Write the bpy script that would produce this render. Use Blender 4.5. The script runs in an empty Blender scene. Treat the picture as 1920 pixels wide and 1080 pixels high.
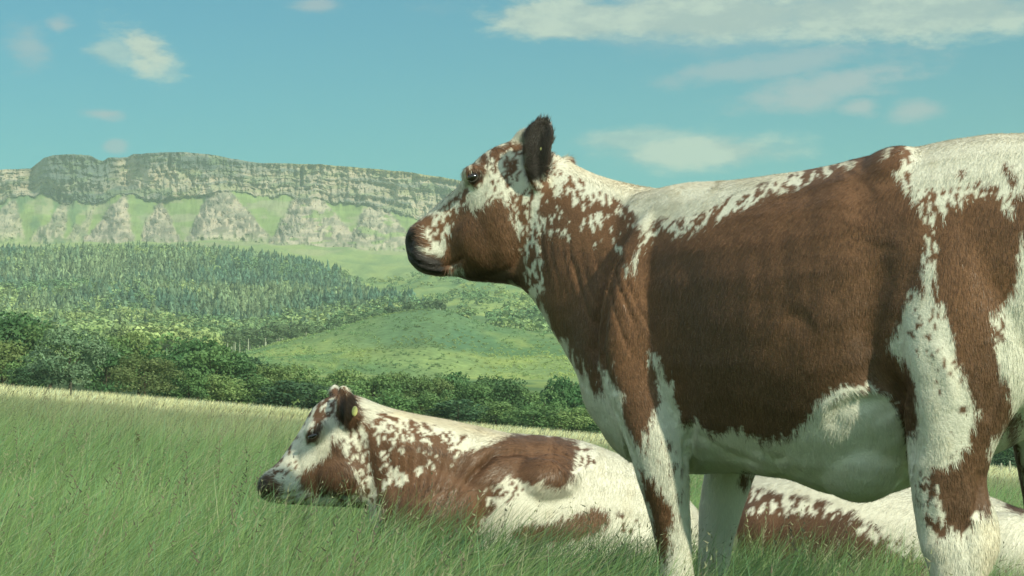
import bpy, math, random
import numpy as np
from mathutils import Vector
random.seed(7); RNG = np.random.default_rng(7)
SC = bpy.context.scene
# ------------------------------------------------------------------ camera
LENS = 70.0
F = 1920 * LENS / 36.0            # focal length in pixels of the 1920 px photograph
HOR = 788.0                       # row of the horizon
CZ = 0.75                         # eye height
PITCH = math.atan((HOR - 540) / F)
cam_d = bpy.data.cameras.new('camera'); cam = bpy.data.objects.new('camera', cam_d)
SC.collection.objects.link(cam)
cam_d.lens = LENS; cam_d.sensor_width = 36; cam_d.clip_start = 0.05; cam_d.clip_end = 9000
cam.location = (0, 0, CZ); cam.rotation_euler = (math.pi/2 + PITCH, 0, 0)
cam_d.dof.use_dof = False
SC.camera = cam
# ------------------------------------------------------------------ light
SUN_TO = Vector((0.63, -0.75, 0.62)).normalized()
sun_d = bpy.data.lights.new('sun', 'SUN'); sun = bpy.data.objects.new('sun', sun_d)
SC.collection.objects.link(sun)
sun_d.energy = 3.5; sun_d.angle = math.radians(1.2); sun_d.color = (1.0, 0.98, 0.74)
sun.rotation_euler = SUN_TO.to_track_quat('Z', 'Y').to_euler()
SC.view_settings.view_transform = 'Standard'; SC.view_settings.look = 'None'
SC.view_settings.exposure = 0.46; SC.view_settings.gamma = 1.0
SC.view_settings.use_curve_mapping = False
SC.render.engine = 'CYCLES'
SC.cycles.use_denoising = True
SC.cycles.max_bounces = 6; SC.cycles.diffuse_bounces = 3; SC.cycles.volume_bounces = 1
SC.cycles.transparent_max_bounces = 8

class NT:
    """tiny helper to write node trees"""
    def __init__(s, nt): s.nt = nt; s.N = nt.nodes; s.L = nt.links
    def node(s, typ, **kw):
        n = s.N.new(typ)
        for k, v in kw.items(): setattr(n, k, v)
        return n
    def put(s, sock, v):
        if isinstance(v, (int, float)): sock.default_value = v
        elif isinstance(v, tuple):
            sock.default_value = v if len(v) == len(sock.default_value) else tuple(v) + (1,)
        else: s.L.new(v, sock)
    def math(s, op, a, b=None, c=None, clamp=False):
        n = s.node('ShaderNodeMath', operation=op, use_clamp=clamp); s.put(n.inputs[0], a)
        if b is not None: s.put(n.inputs[1], b)
        if c is not None: s.put(n.inputs[2], c)
        return n.outputs[0]
    def mix(s, f, a, b, blend='MIX'):
        n = s.node('ShaderNodeMix', data_type='RGBA', blend_type=blend)
        s.put(n.inputs[0], f); s.put(n.inputs[6], a); s.put(n.inputs[7], b); return n.outputs[2]
    def noise(s, vec, scale, detail=4, rough=0.55, out=0):
        n = s.node('ShaderNodeTexNoise'); s.put(n.inputs['Vector'], vec)
        n.inputs['Scale'].default_value = scale; n.inputs['Detail'].default_value = detail
        n.inputs['Roughness'].default_value = rough; return n.outputs[out]
    def ss(s, x, a, b):
        n = s.node('ShaderNodeMapRange', interpolation_type='SMOOTHSTEP'); s.put(n.inputs[0], x)
        n.inputs[1].default_value = a; n.inputs[2].default_value = b; return n.outputs[0]
    def vmul(s, v, k):
        n = s.node('ShaderNodeVectorMath', operation='MULTIPLY'); s.put(n.inputs[0], v); n.inputs[1].default_value = k
        return n.outputs[0]

def lin(r, g, b):
    return tuple(((c/255)/12.92 if c/255 <= .04045 else ((c/255+.055)/1.055)**2.4) for c in (r, g, b))

# ------------------------------------------------------------------ sky (world)
world = bpy.data.worlds.new('World'); SC.world = world; world.use_nodes = True
t = NT(world.node_tree); t.N.clear()
SKY_STRENGTH = 0.15
sky = t.node('ShaderNodeTexSky', sky_type='NISHITA'); sky.sun_disc = False
sky.sun_elevation = math.asin(SUN_TO.z); sky.sun_rotation = math.atan2(SUN_TO.x, SUN_TO.y)
sky.air_density = 1.0; sky.dust_density = 0.3; sky.ozone_density = 1.5
geo = t.node('ShaderNodeNewGeometry'); inc = t.vmul(geo.outputs['Incoming'], (-1, -1, -1))
sep = t.node('ShaderNodeSeparateXYZ'); t.L.new(inc, sep.inputs[0])
az = t.math('ARCTAN2', sep.outputs[0], sep.outputs[1]); el = t.math('ARCSINE', sep.outputs[2])
g_el = t.ss(el, 0.02, 0.26)
tint = t.mix(g_el, (0.052, 0.345, 0.315), (0.022, 0.31, 0.40))
base = t.mix(1.0, sky.outputs[0], tint, 'MULTIPLY')
warp = t.vmul(inc, (1.0, 1.0, 2.6))
n1 = t.noise(warp, 22, 9, 0.68); n2 = t.noise(warp, 5, 5, 0.55)
nn = t.math('ADD', t.math('MULTIPLY', t.math('SUBTRACT', n1, 0.5), 1.35), t.math('MULTIPLY', t.math('SUBTRACT', n2, 0.5), 0.8))
def blob(px, py, rx, ry, k, tilt=0.0, noise_k=1.6, sharp=0.75):
    a0 = math.atan((px-960)/F); e0 = math.atan((HOR-py)/F)
    da = t.math('SUBTRACT', az, a0); de = t.math('SUBTRACT', el, e0)
    de = t.math('ADD', de, t.math('MULTIPLY', da, tilt))
    q = t.math('ADD', t.math('POWER', t.math('ABSOLUTE', t.math('MULTIPLY', da, F/rx)), 2.0),
               t.math('POWER', t.math('ABSOLUTE', t.math('MULTIPLY', de, F/ry)), 2.0))
    d = t.math('SUBTRACT', 1.0, t.math('SQRT', q))
    d = t.math('ADD', d, t.math('MULTIPLY', nn, noise_k))
    return t.math('MULTIPLY', t.ss(d, 0.0, sharp), k)
def add_all(xs):
    r = xs[0]
    for x in xs[1:]: r = t.math('MAXIMUM', r, x)
    return r
warm = add_all([blob(262, 95, 72, 58, 1.0, 0.35, 2.0, .8), blob(205, 105, 90, 38, .6), blob(300, 130, 40, 26, .4, .3),
                blob(1060, 30, 190, 52, .95, 0.0, 1.0, .45), blob(1330, 28, 330, 56, .95, 0.0, 1.0, .5), blob(1700, 25, 420, 68, .92, 0.0, 1.0, .5),
                blob(1330, 285, 250, 44, .9, 0.0, 1.5, .8), blob(1200, 262, 170, 30, .6)])
pink = add_all([blob(187, 222, 66, 18, .8), blob(40, 95, 80, 60, .6), blob(100, 60, 40, 26, .7), blob(210, 280, 28, 16, .6),
                blob(590, 8, 80, 22, .7), blob(1560, 165, 220, 44, .8, -.12), blob(1480, 120, 270, 34, .6, -.1),
                blob(1620, 205, 50, 26, .8), blob(1725, 215, 70, 30, .8), blob(1320, 30, 500, 95, .3)])
upper = t.math('MULTIPLY', t.ss(el, 0.24, 0.40), t.ss(n2, 0.42, 0.62))
side = t.math('MULTIPLY', t.math('MULTIPLY', t.ss(t.math('ABSOLUTE', az), 0.30, 0.5), t.ss(n2, .44, .62)), t.ss(el, .05, .12))
gen = t.math('MAXIMUM', upper, side)  # out-of-view clouds, brightened as added fill for the shadows
S = SKY_STRENGTH
cw = tuple(c*.80/S for c in lin(186, 199, 190)); cp = tuple(c*.70/S for c in lin(168, 178, 192))
c = t.mix(pink, base, cp)
cw2 = t.mix(t.ss(n1, .40, .60), tuple(c_*k_ for c_, k_ in zip(cw, (.66, .72, .84))), cw)
c = t.mix(warm, c, cw2); c = t.mix(gen, c, tuple(c_*k_ for c_, k_ in zip(cw, (2.0, 1.85, 1.95))))
bg = t.node('ShaderNodeBackground'); t.L.new(c, bg.inputs[0]); bg.inputs[1].default_value = S
out = t.node('ShaderNodeOutputWorld'); t.L.new(bg.outputs[0], out.inputs[0])

# ------------------------------------------------------------------ helpers
def P(px, py, Y):
    """world point at photograph pixel (px,py) and world depth Y (vectorised)"""
    px = np.asarray(px, float); py = np.asarray(py, float); Y = np.asarray(Y, float)
    u = (px-960)/F; v = (540-py)/F
    dy = math.cos(PITCH) - v*math.sin(PITCH); dz = math.sin(PITCH) + v*math.cos(PITCH)
    k = Y/dy
    return np.stack(np.broadcast_arrays(u*k, Y, CZ + dz*k), -1)
def proj(p):
    """inverse of P"""
    x, y, z = p[..., 0], p[..., 1], p[..., 2]-CZ
    f = y*math.cos(PITCH) + z*math.sin(PITCH); v = -y*math.sin(PITCH) + z*math.cos(PITCH)
    return 960 + F*x/f, 540 - F*v/f
def smooth(a, b, x):
    q = np.clip((x-a)/(b-a), 0, 1); return q*q*(3-2*q)
def _h(ix, iy, s):
    n = (ix.astype(np.int64)*374761393 + iy.astype(np.int64)*668265263 + s*1442695041) & 0xffffffff
    n = ((n ^ (n >> 13))*1274126177) & 0xffffffff
    return ((n ^ (n >> 16)) & 0xffff)/65535.0
def vnoise(x, y, s=0):
    x0 = np.floor(x); y0 = np.floor(y); fx = x-x0; fy = y-y0
    fx = fx*fx*(3-2*fx); fy = fy*fy*(3-2*fy)
    a = _h(x0, y0, s); b = _h(x0+1, y0, s); c_ = _h(x0, y0+1, s); d = _h(x0+1, y0+1, s)
    return (a*(1-fx)+b*fx)*(1-fy) + (c_*(1-fx)+d*fx)*fy
def fbm(x, y, o=4, s=0):
    r = 0; a = .5; tot = 0
    for i in range(o):
        r = r + a*vnoise(x*2**i+i*17.3, y*2**i-i*9.1, s+i); tot += a; a *= .5
    return r/tot
def new_mesh(name, V, faces_flat, counts, col=None, smooth_sh=False, cname='col'):
    V = np.asarray(V, np.float32); me = bpy.data.meshes.new(name)
    ff = np.asarray(faces_flat, np.int32).ravel(); counts = np.asarray(counts, np.int32)
    me.vertices.add(len(V)); me.vertices.foreach_set('co', V.ravel())
    me.loops.add(len(ff)); me.loops.foreach_set('vertex_index', ff)
    me.polygons.add(len(counts))
    st = np.concatenate([[0], np.cumsum(counts)[:-1]]).astype(np.int32)
    me.polygons.foreach_set('loop_start', st)
    me.polygons.foreach_set('use_smooth', np.full(len(counts), smooth_sh, bool))
    me.update(calc_edges=True)
    if col is not None: set_col(me, col, cname)
    return me
def set_col(me, col, cname='col'):
    a = me.attributes.new(cname, 'FLOAT_COLOR', 'POINT')
    c4 = np.ones((len(me.vertices), 4), np.float32); c4[:, :col.shape[1]] = col
    a.data.foreach_set('color', c4.ravel())
def grid_faces(nr, nc, wrap=False):
    r = np.arange(nr-1)[:, None]; cc = np.arange(nc if wrap else nc-1)[None, :]
    c2 = (cc+1) % nc
    return np.stack([r*nc+cc, r*nc+c2, (r+1)*nc+c2, (r+1)*nc+cc], -1).reshape(-1, 4)
def link(name, me, mat=None, parent=None, **tags):
    o = bpy.data.objects.new(name, me); SC.collection.objects.link(o)
    if mat is not None and me is not None and not me.materials: me.materials.append(mat)
    if parent is not None: o.parent = parent
    for k, v in tags.items(): o[k] = v
    return o
def empty(name, loc, label, cat, group=None):
    o = bpy.data.objects.new(name, None); SC.collection.objects.link(o); o.location = loc
    o['label'] = label; o['category'] = cat
    if group: o['group'] = group
    return o
def nrm(a): return a/np.maximum(np.linalg.norm(a, axis=-1, keepdims=True), 1e-9)

def mat_attr(name, rough=.8, spec=.2, var=0.0, var_scale=8, trans=0.0, sheen=0.0, obj_rand=0.0, bump=0, bump_scale=200):
    m = bpy.data.materials.new(name); m.use_nodes = True; q = NT(m.node_tree)
    b = m.node_tree.nodes['Principled BSDF']
    at = q.node('ShaderNodeAttribute', attribute_name='col'); colr = at.outputs['Color']
    if var:
        tc = q.node('ShaderNodeTexCoord'); n = q.noise(tc.outputs['Object'], var_scale, 5)
        k = q.node('ShaderNodeMapRange'); q.put(k.inputs[0], n); k.inputs[1].default_value = .3; k.inputs[2].default_value = .7
        k.inputs[3].default_value = 1-var; k.inputs[4].default_value = 1+var
        cx = q.node('ShaderNodeCombineColor'); [q.put(cx.inputs[i], k.outputs[0]) for i in range(3)]
        colr = q.mix(1.0, colr, cx.outputs[0], 'MULTIPLY')
    if obj_rand:
        oi = q.node('ShaderNodeObjectInfo')
        hs = q.node('ShaderNodeHueSaturation'); q.put(hs.inputs['Color'], colr)
        q.put(hs.inputs['Hue'], q.math('ADD', .5, q.math('MULTIPLY', q.math('SUBTRACT', oi.outputs['Random'], .5), obj_rand*.06)))
        r2 = q.math('FRACT', q.math('MULTIPLY', oi.outputs['Random'], 7.31))
        q.put(hs.inputs['Value'], q.math('ADD', 1-obj_rand*.5, q.math('MULTIPLY', r2, obj_rand)))
        colr = hs.outputs[0]
    q.put(b.inputs['Base Color'], colr); b.inputs['Roughness'].default_value = rough
    b.inputs['Specular IOR Level'].default_value = spec
    if sheen: b.inputs['Sheen Weight'].default_value = sheen
    if bump:
        tc = q.node('ShaderNodeTexCoord'); n = q.noise(tc.outputs['Object'], bump_scale, 3)
        bm = q.node('ShaderNodeBump'); q.put(bm.inputs['Height'], n); bm.inputs['Strength'].default_value = bump; bm.inputs['Distance'].default_value = .01
        q.L.new(bm.outputs[0], b.inputs['Normal'])
    if trans:
        o = [n for n in m.node_tree.nodes if n.type == 'OUTPUT_MATERIAL'][0]
        tr = q.node('ShaderNodeBsdfTranslucent'); q.put(tr.inputs[0], colr)
        mx = q.node('ShaderNodeMixShader'); mx.inputs[0].default_value = trans
        q.L.new(b.outputs[0], mx.inputs[1]); q.L.new(tr.outputs[0], mx.inputs[2]); q.L.new(mx.outputs[0], o.inputs[0])
    return m
def mat_flat(name, col, rough=.6, spec=.3, coat=0):
    m = bpy.data.materials.new(name); m.use_nodes = True; b = m.node_tree.nodes['Principled BSDF']
    q = NT(m.node_tree); tc = q.node('ShaderNodeTexCoord'); n = q.noise(tc.outputs['Object'], 30, 4)
    q.put(b.inputs['Base Color'], q.mix(n, tuple(x*.8 for x in col), tuple(x*1.2 for x in col)))
    b.inputs['Roughness'].default_value = rough; b.inputs['Specular IOR Level'].default_value = spec
    b.inputs['Coat Weight'].default_value = coat
    return m

# ------------------------------------------------------------------ terrain
TILT = 0.0835
def plane_z(x): return -TILT*120*np.tanh(np.asarray(x, float)/120)
ROWS = [  # distance, [(px,py)...]
 (420, [(-1500,690),(0,700),(300,705),(480,706),(700,706),(900,712),(1100,716),(1900,780),(3400,860)]),
 (470, [(-1500,660),(0,672),(300,676),(480,676),(560,668),(700,655),(800,645),(900,668),(1050,672),(1200,690),(1900,760),(3400,840)]),
 (540, [(-1500,640),(0,655),(300,660),(440,668),(500,648),(560,632),(640,612),(720,594),(770,587),(810,584),(850,590),(890,606),(940,619),(1000,625),(1060,628),(1200,650),(1900,740),(3400,820)]),
 (640, [(-1500,640),(0,655),(300,660),(480,668),(640,645),(800,620),(1000,652),(1100,660),(1900,760),(3400,820)]),
 (850, [(-1500,600),(0,618),(300,628),(480,648),(640,628),(760,606),(900,598),(1000,612),(1100,620),(1900,700),(3400,760)]),
 (1150,[(-1500,540),(0,556),(300,552),(480,570),(640,574),(760,576),(860,556),(950,560),(1050,578),(1900,640),(3400,700)]),
 (1500,[(-1500,470),(0,490),(120,486),(270,480),(400,488),(500,497),(580,508),(640,522),(700,532),(800,520),(900,520),(1050,545),(1900,600),(3400,640)]),
 (1850,[(-1500,455),(0,466),(300,464),(500,472),(640,492),(760,500),(900,500),(1100,520),(1900,570),(3400,600)]),
 (2160,[(-1500,452),(0,460),(200,458),(300,458),(400,452),(520,462),(640,466),(760,474),(900,480),(1100,495),(1900,540),(3400,570)]),
]
RY = np.log(np.array([r[0] for r in ROWS]))
def terrain(x, y):
    x = np.asarray(x, float); y = np.asarray(y, float)
    r = np.maximum(np.hypot(x, y), 1e-3); th = np.arctan2(x, y)
    zp = plane_z(x)*(1-.0) + .05*(fbm(x*.35+50, y*.35+50, 3, 5)-.5)*np.clip(r/12, 0, 1)
    px = 960 + F*np.tan(np.clip(th, -.82, .82)); px = np.clip(px, -1500, 3400)
    dist = r*np.cos(np.clip(th, -.82, .82))
    Z = np.stack([CZ + (HOR - np.interp(px, [q[0] for q in row[1]], [q[1] for q in row[1]]))/F*row[0] for row in ROWS], 0)
    ly = np.log(np.maximum(dist, 1)); k = np.clip(np.searchsorted(RY, ly)-1, 0, len(ROWS)-2)
    f = np.clip((ly-RY[k])/(RY[k+1]-RY[k]), 0, 1); f = f*f*(3-2*f)*.6+f*.4
    idx = np.indices(k.shape)
    zr = Z[(k,)+tuple(idx)]*(1-f) + Z[(k+1,)+tuple(idx)]*f
    bump = (fbm(x/28+200, y/28+200, 4, 9)-.5)*np.clip((dist-420)/300, 0, 1)*7
    w = smooth(230, 420, dist)*smooth(2.2, 1.3, np.abs(th))
    return zp*(1-w) + (zr+bump)*w
th = np.concatenate([np.linspace(-math.pi, -.42, 60, endpoint=False), np.linspace(-.42, .42, 420), np.linspace(.42, math.pi, 61)[1:]])
rr = np.concatenate([[0.02], np.linspace(.5, 30, 60), np.geomspace(30, 140, 60)[1:], np.geomspace(140, 2400, 200)[1:]])
T, R = np.meshgrid(th, rr); X = R*np.sin(T); Y = R*np.cos(T); Z = terrain(X, Y)
DI = R*np.cos(np.clip(T, -.82, .82)); PX = 960+F*np.tan(np.clip(T, -.82, .82))
m1 = fbm(X/9, Y/9, 4, 3); m2 = fbm(X/45, Y/45, 4, 8); m3 = fbm(X/3, Y/3, 3, 4)
g_near = np.array([.145, .222, .092]); g_brown = np.array([.235, .24, .145]); g_pale = np.array([.50, .48, .31])
def lerp(a, b, w): return a*(1-w[..., None]) + b*w[..., None]
def field_col(X, Y):
    d = np.maximum(Y, np.hypot(X, Y)*.6); n = fbm(X/9, Y/22, 4, 3)
    c = lerp(np.broadcast_to(g_near, X.shape+(3,)), g_brown, smooth(14, 44, d+(n-.5)*34)*.85)
    c = lerp(c, g_pale, smooth(60, 80, d+(n-.5)*22))
    c = lerp(c, np.array([.17, .19, .07]), smooth(.52, .6, fbm(X/14, Y/40, 3, 12))*smooth(60, 80, d)*smooth(130, 120, d)*.45)
    return c
C = field_col(X, Y)
hill = np.array([.26, .345, .13])[None, None]*np.ones(X.shape+(3,))
hill = lerp(hill, np.array([.12, .21, .09]), smooth(.42, .62, m2))
hill = lerp(hill, np.array([.34, .40, .12]), smooth(.5, .68, m1)*.7)
# darker green on the crown of the mound
mw = np.exp(-((PX-800)/115)**2)*smooth(440, 500, DI)*smooth(600, 545, DI)
hill = lerp(hill, np.array([.10, .19, .105]), np.clip(mw*1.3+(m2-.5)*.5*(mw > .1), 0, 1)*.9)
hill = lerp(hill, np.array([.30, .36, .15]), smooth(1400, 1700, DI)*.6)
hill = lerp(hill, np.array([.14, .22, .10]), smooth(.50, .60, fbm(X/30+8, Y/60, 5, 14))*.55)
hill = lerp(hill, np.array([.38, .36, .22]), smooth(.60, .66, fbm(X/50+8, Y/90, 5, 15))*.5*smooth(1300, 1600, DI))
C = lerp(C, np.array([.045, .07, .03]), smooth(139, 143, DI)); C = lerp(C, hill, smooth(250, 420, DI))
C = C*(0.88+.24*m3)[..., None]
me = new_mesh('ground', np.stack([X, Y, Z], -1).reshape(-1, 3), grid_faces(len(rr), len(th)), np.full((len(rr)-1)*(len(th)-1), 4), C.reshape(-1, 3), True)
M_ground = mat_attr('grassland', .95, .05, .25, .6, bump=.3, bump_scale=3)
link('ground', me, M_ground, kind='structure')

# ------------------------------------------------------------------ cliff (escarpment with scree spurs)
TOP = [(-1500,330),(-300,322),(-60,319),(0,318),(58,316),(72,305),(82,296),(100,291),(140,289),(170,292),(186,300),(194,301),(203,295),(238,295),(250,289),(290,286),(340,285),(390,289),(450,300),(480,305),(560,307),(575,307),(600,308),(680,315),(760,322),(840,334),(870,340),(1000,354),(1400,392),(1900,440),(3400,500)]
BASE = [(-1500,380),(0,380),(60,368),(80,366),(120,383),(185,384),(232,368),(300,376),(380,371),(412,357),(450,362),(520,371),(600,378),(690,385),(760,408),(850,420),(1100,440),(1900,490),(3400,530)]
FOOT = [(-1500,462),(0,462),(200,460),(300,460),(400,456),(520,466),(640,470),(760,478),(900,484),(1100,500),(1900,545),(3400,575)]
cx = np.concatenate([np.linspace(-1500, -60, 60, endpoint=False), np.linspace(-60, 1180, 700), np.linspace(1180, 3400, 80)[1:]])
def it(tab): return np.interp(cx, [a for a, b in tab], [b for a, b in tab])
top, bas, foo = it(TOP), it(BASE), it(FOOT)
bas0 = bas; bas = bas + (fbm(cx/16, cx*0, 4, 33)-.5)*16
top = top + (fbm(cx/14, cx*0, 4, 31)-.5)*2.0
SPUR = [  # apex x0,x1,y  base x0,x1,y  strength
 (230,236,358,146,256,462,1.0),(299,303,372,254,344,458,1.0),(402,424,348,344,514,450,1.0),(556,600,366,500,690,466,1.0),(690,720,380,640,790,470,.95),
 (122,130,378,50,122,450,.8),(20,30,376,-60,50,446,.8),(178,184,380,118,162,450,.7),(800,900,415,770,1000,478,.8)]
nt_, nf_, npl = 62, 86, 8
rows = []
t1 = np.linspace(0, 1, nt_)[:, None]
py_t = foo*(1-t1) + bas0*t1 + (bas-bas0)*t1**10
t2 = np.linspace(0, 1, nf_)[1:, None]
py_f = bas*(1-t2) + top*t2
PYc = np.concatenate([py_t, py_f], 0); CX = np.broadcast_to(cx, PYc.shape)
D = np.concatenate([2140 + (2420-2140)*t1**.8 + 0*foo, 2420 + 62*t2**.9 + 0*foo], 0)
face = np.concatenate([np.zeros_like(py_t), smooth(0, .06, t2)+0*py_f], 0)
tf = np.concatenate([np.zeros_like(py_t), t2+0*py_f], 0)
rough_ = fbm(CX/22, PYc/30, 5, 41); fine = fbm(CX/7, PYc/9, 4, 42)
flute = 1-np.abs(2*fbm((CX+9*(fine-.5))/10, PYc/34, 4, 43)-1); strat = fbm(CX/150+.6*rough_, (tf*10+ (1-face)*PYc/8+.9*(rough_-.5)+.5*(fine-.5)), 4, 44)
big = fbm(CX/90, PYc*0, 3, 46)
warpx = CX + 10*(rough_-.5)
buttress = np.zeros_like(CX)
D = D - face*((flute-.6)*26 + (strat-.5)*30 + (rough_-.5)*34 + (fine-.5)*16)
D = D + face*(np.exp(-((CX-236)/26)**2)*60*smooth(.0, .3, tf) + np.exp(-((CX-60)/14)**2)*50*smooth(0, .3, tf) - np.exp(-((CX-120)/44)**2)*45*smooth(0, .45, tf) - np.exp(-((CX-330)/60)**2)*20)
D = D + face*np.exp(-((CX-565)/2.6)**2)*smooth(.35, .45, tf)*smooth(.95, .8, tf)*45
D = D + face*np.exp(-((CX-318)/3.0)**2)*smooth(.55, .7, tf)*40
spur = np.zeros_like(CX)
for (ax0, ax1, ay, bx0, bx1, by, k) in SPUR:
    w = np.clip((PYc-ay)/(by-ay), -.2, 1.25); inside_y = smooth(-.12, .05, w)*smooth(1.22, .82, w+(fine-.5)*.25)
    xl = ax0+(bx0-ax0)*w; xr = ax1+(bx1-ax1)*w
    e = np.minimum(warpx-xl, xr-warpx)+(rough_-.5)*16+(fine-.5)*10
    s_ = smooth(-3, 5, e)*inside_y*k; spur = np.maximum(spur, s_)
    D = D - smooth(-4, 30, e)*inside_y*55*k
D = D - (1-face)*((rough_-.5)*20 + spur*(fine-.5)*34 + spur*(strat-.5)*14)
D = D - (1-face)*(fbm(CX/60, PYc*0+3, 3, 47)-.5)*60*np.concatenate([np.sin(t1*math.pi)+0*foo, 0*py_f], 0)
V = P(CX, PYc, D)
plv, = [P(cx[None, :]+0*np.linspace(0, 1, npl)[:, None], top[None, :]+0*np.zeros((npl, 1)), (D[-1][None, :])+np.linspace(20, 900, npl)[:, None])]
plv[..., 2] = V[-1][None, :, 2] - np.linspace(1, 60, npl)[:, None]
sc = D[-1][None, :]/(D[-1][None, :]+np.linspace(20, 900, npl)[:, None])
V = np.concatenate([V, plv], 0)
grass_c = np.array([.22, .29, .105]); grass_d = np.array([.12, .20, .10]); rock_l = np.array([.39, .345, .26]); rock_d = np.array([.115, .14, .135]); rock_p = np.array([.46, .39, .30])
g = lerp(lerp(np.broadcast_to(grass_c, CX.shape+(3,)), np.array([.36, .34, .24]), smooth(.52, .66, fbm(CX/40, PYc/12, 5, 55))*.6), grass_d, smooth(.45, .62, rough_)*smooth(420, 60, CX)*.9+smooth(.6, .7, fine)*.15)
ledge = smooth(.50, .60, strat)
darkk = np.clip(.62*ledge+.25*smooth(.5,.62,fine) + 1.0*smooth(52, 76, CX+(rough_-.5)*20)*smooth(250, 190, CX+(rough_-.5)*50)*(.55+.45*smooth(.3, .75, tf+(rough_-.5)*.3)) + .6*smooth(.62, .80, tf+(rough_-.5)*.35)*smooth(230, 260, CX)*smooth(640, 420, CX), 0, 1)  # dark strata; left buttress has its shadow side put into the rock colour
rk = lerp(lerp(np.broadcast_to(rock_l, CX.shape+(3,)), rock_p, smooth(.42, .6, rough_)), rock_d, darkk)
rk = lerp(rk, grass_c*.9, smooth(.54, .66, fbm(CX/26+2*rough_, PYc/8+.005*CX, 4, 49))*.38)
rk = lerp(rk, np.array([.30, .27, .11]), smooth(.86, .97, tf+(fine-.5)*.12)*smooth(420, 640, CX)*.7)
spc = lerp(np.broadcast_to(np.array([.47, .40, .31]), CX.shape+(3,)), np.array([.20, .18, .14]), smooth(.46, .62, fine))
spc = lerp(spc, np.array([.24, .23, .18]), smooth(.5, .57, fbm(CX/40+rough_, PYc/5.5+rough_, 3, 58))*.6)
spc = lerp(spc, grass_c, smooth(.58, .68, fbm(CX/22, PYc/7, 4, 51))*.8*smooth(480, 560, CX))
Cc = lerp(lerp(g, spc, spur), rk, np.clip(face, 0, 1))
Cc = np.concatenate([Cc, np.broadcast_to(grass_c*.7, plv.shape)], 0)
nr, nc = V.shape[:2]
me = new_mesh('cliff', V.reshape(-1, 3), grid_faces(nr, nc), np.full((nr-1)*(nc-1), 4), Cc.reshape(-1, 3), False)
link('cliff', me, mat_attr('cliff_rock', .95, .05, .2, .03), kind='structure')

# ------------------------------------------------------------------ grass
def blades(Xr, Yr, H, Wd, lean_x, lean_y, nseg, col, tipcol):
    n = len(Xr); z0 = terrain(Xr, Yr)-.01
    ang = RNG.uniform(-.9, .9, n); sx, sy = np.cos(ang), np.sin(ang)
    lv = np.linspace(0, 1, nseg+1)
    Vs = []; Cs = []
    for i, q in enumerate(lv):
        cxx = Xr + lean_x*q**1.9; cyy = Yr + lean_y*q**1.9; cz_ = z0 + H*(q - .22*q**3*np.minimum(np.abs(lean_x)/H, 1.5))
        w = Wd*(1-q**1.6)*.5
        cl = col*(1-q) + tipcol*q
        if i < nseg:
            Vs += [np.stack([cxx-sx*w, cyy-sy*w, cz_], -1), np.stack([cxx+sx*w, cyy+sy*w, cz_], -1)]; Cs += [cl, cl]
        else: Vs += [np.stack([cxx, cyy, cz_], -1)]; Cs += [cl]
    nv = len(Vs); V = np.stack(Vs, 1).reshape(-1, 3); Cq = np.stack(Cs, 1).reshape(-1, 3)
    tris = []
    for i in range(nseg-1):
        a = 2*i; tris += [(a, a+1, a+3), (a, a+3, a+2)]
    tris += [(nv-3, nv-2, nv-1)]
    base_ = (np.arange(n)*nv)[:, None, None]
    Fc = (base_ + np.array(tris)[None]).reshape(-1, 3)
    return V, Cq, Fc
def scatter(n, y0, y1, pad=1.15):
    Yr = np.exp(RNG.uniform(math.log(y0), math.log(y1), n)); Xr = RNG.uniform(-1, 1, n)*(.5*1920/F*pad*Yr+.25); return Xr, Yr
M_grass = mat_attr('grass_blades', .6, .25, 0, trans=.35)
parts = []
def grass_batch(n, y0, y1, nseg, hk=1.0):
    Xr, Yr = scatter(n, y0, y1)
    patch = fbm(Xr/1.3, Yr/1.3, 3, 61); H = (.30+.24*RNG.random(n)**1.2)*(0.78+.44*patch)*hk
    H *= 1+.08*smooth(5.0, 5.5, Yr)*smooth(6.6, 6.2, Yr)*smooth(.1, -.2, Xr)
    H *= (1-.35*smooth(30, 60, Yr))*(1+.6*smooth(76, 90, Yr))
    Wd = (.0026+.00030*Yr)*(.7+.7*RNG.random(n))
    lx = H*(RNG.normal(.42, .30, n)+ (patch-.5)*.8); ly = H*RNG.normal(0, .25, n)
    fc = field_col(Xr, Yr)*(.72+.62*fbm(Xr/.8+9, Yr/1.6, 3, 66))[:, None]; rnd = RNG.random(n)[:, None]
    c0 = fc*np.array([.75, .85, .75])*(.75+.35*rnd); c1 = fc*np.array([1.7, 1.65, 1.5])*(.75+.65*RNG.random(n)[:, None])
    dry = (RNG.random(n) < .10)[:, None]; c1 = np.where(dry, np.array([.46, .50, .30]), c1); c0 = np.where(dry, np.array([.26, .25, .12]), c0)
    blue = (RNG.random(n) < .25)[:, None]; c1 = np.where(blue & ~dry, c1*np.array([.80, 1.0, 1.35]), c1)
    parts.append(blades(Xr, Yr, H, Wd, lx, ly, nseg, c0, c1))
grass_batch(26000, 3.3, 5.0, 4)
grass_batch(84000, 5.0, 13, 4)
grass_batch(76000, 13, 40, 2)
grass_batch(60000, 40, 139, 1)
def join(parts):
    off = 0; Vs, Cs, Fs = [], [], []
    for V, Cq, Fc in parts: Vs.append(V); Cs.append(Cq); Fs.append(Fc+off); off += len(V)
    return np.concatenate(Vs), np.concatenate(Cs), np.concatenate(Fs)
V, Cq, Fc = join(parts)
link('meadow_grass', new_mesh('meadow_grass', V, Fc, np.full(len(Fc), 3), Cq), M_grass, kind='stuff',
     label='long green meadow grass leaning in the wind', category='grass')
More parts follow.
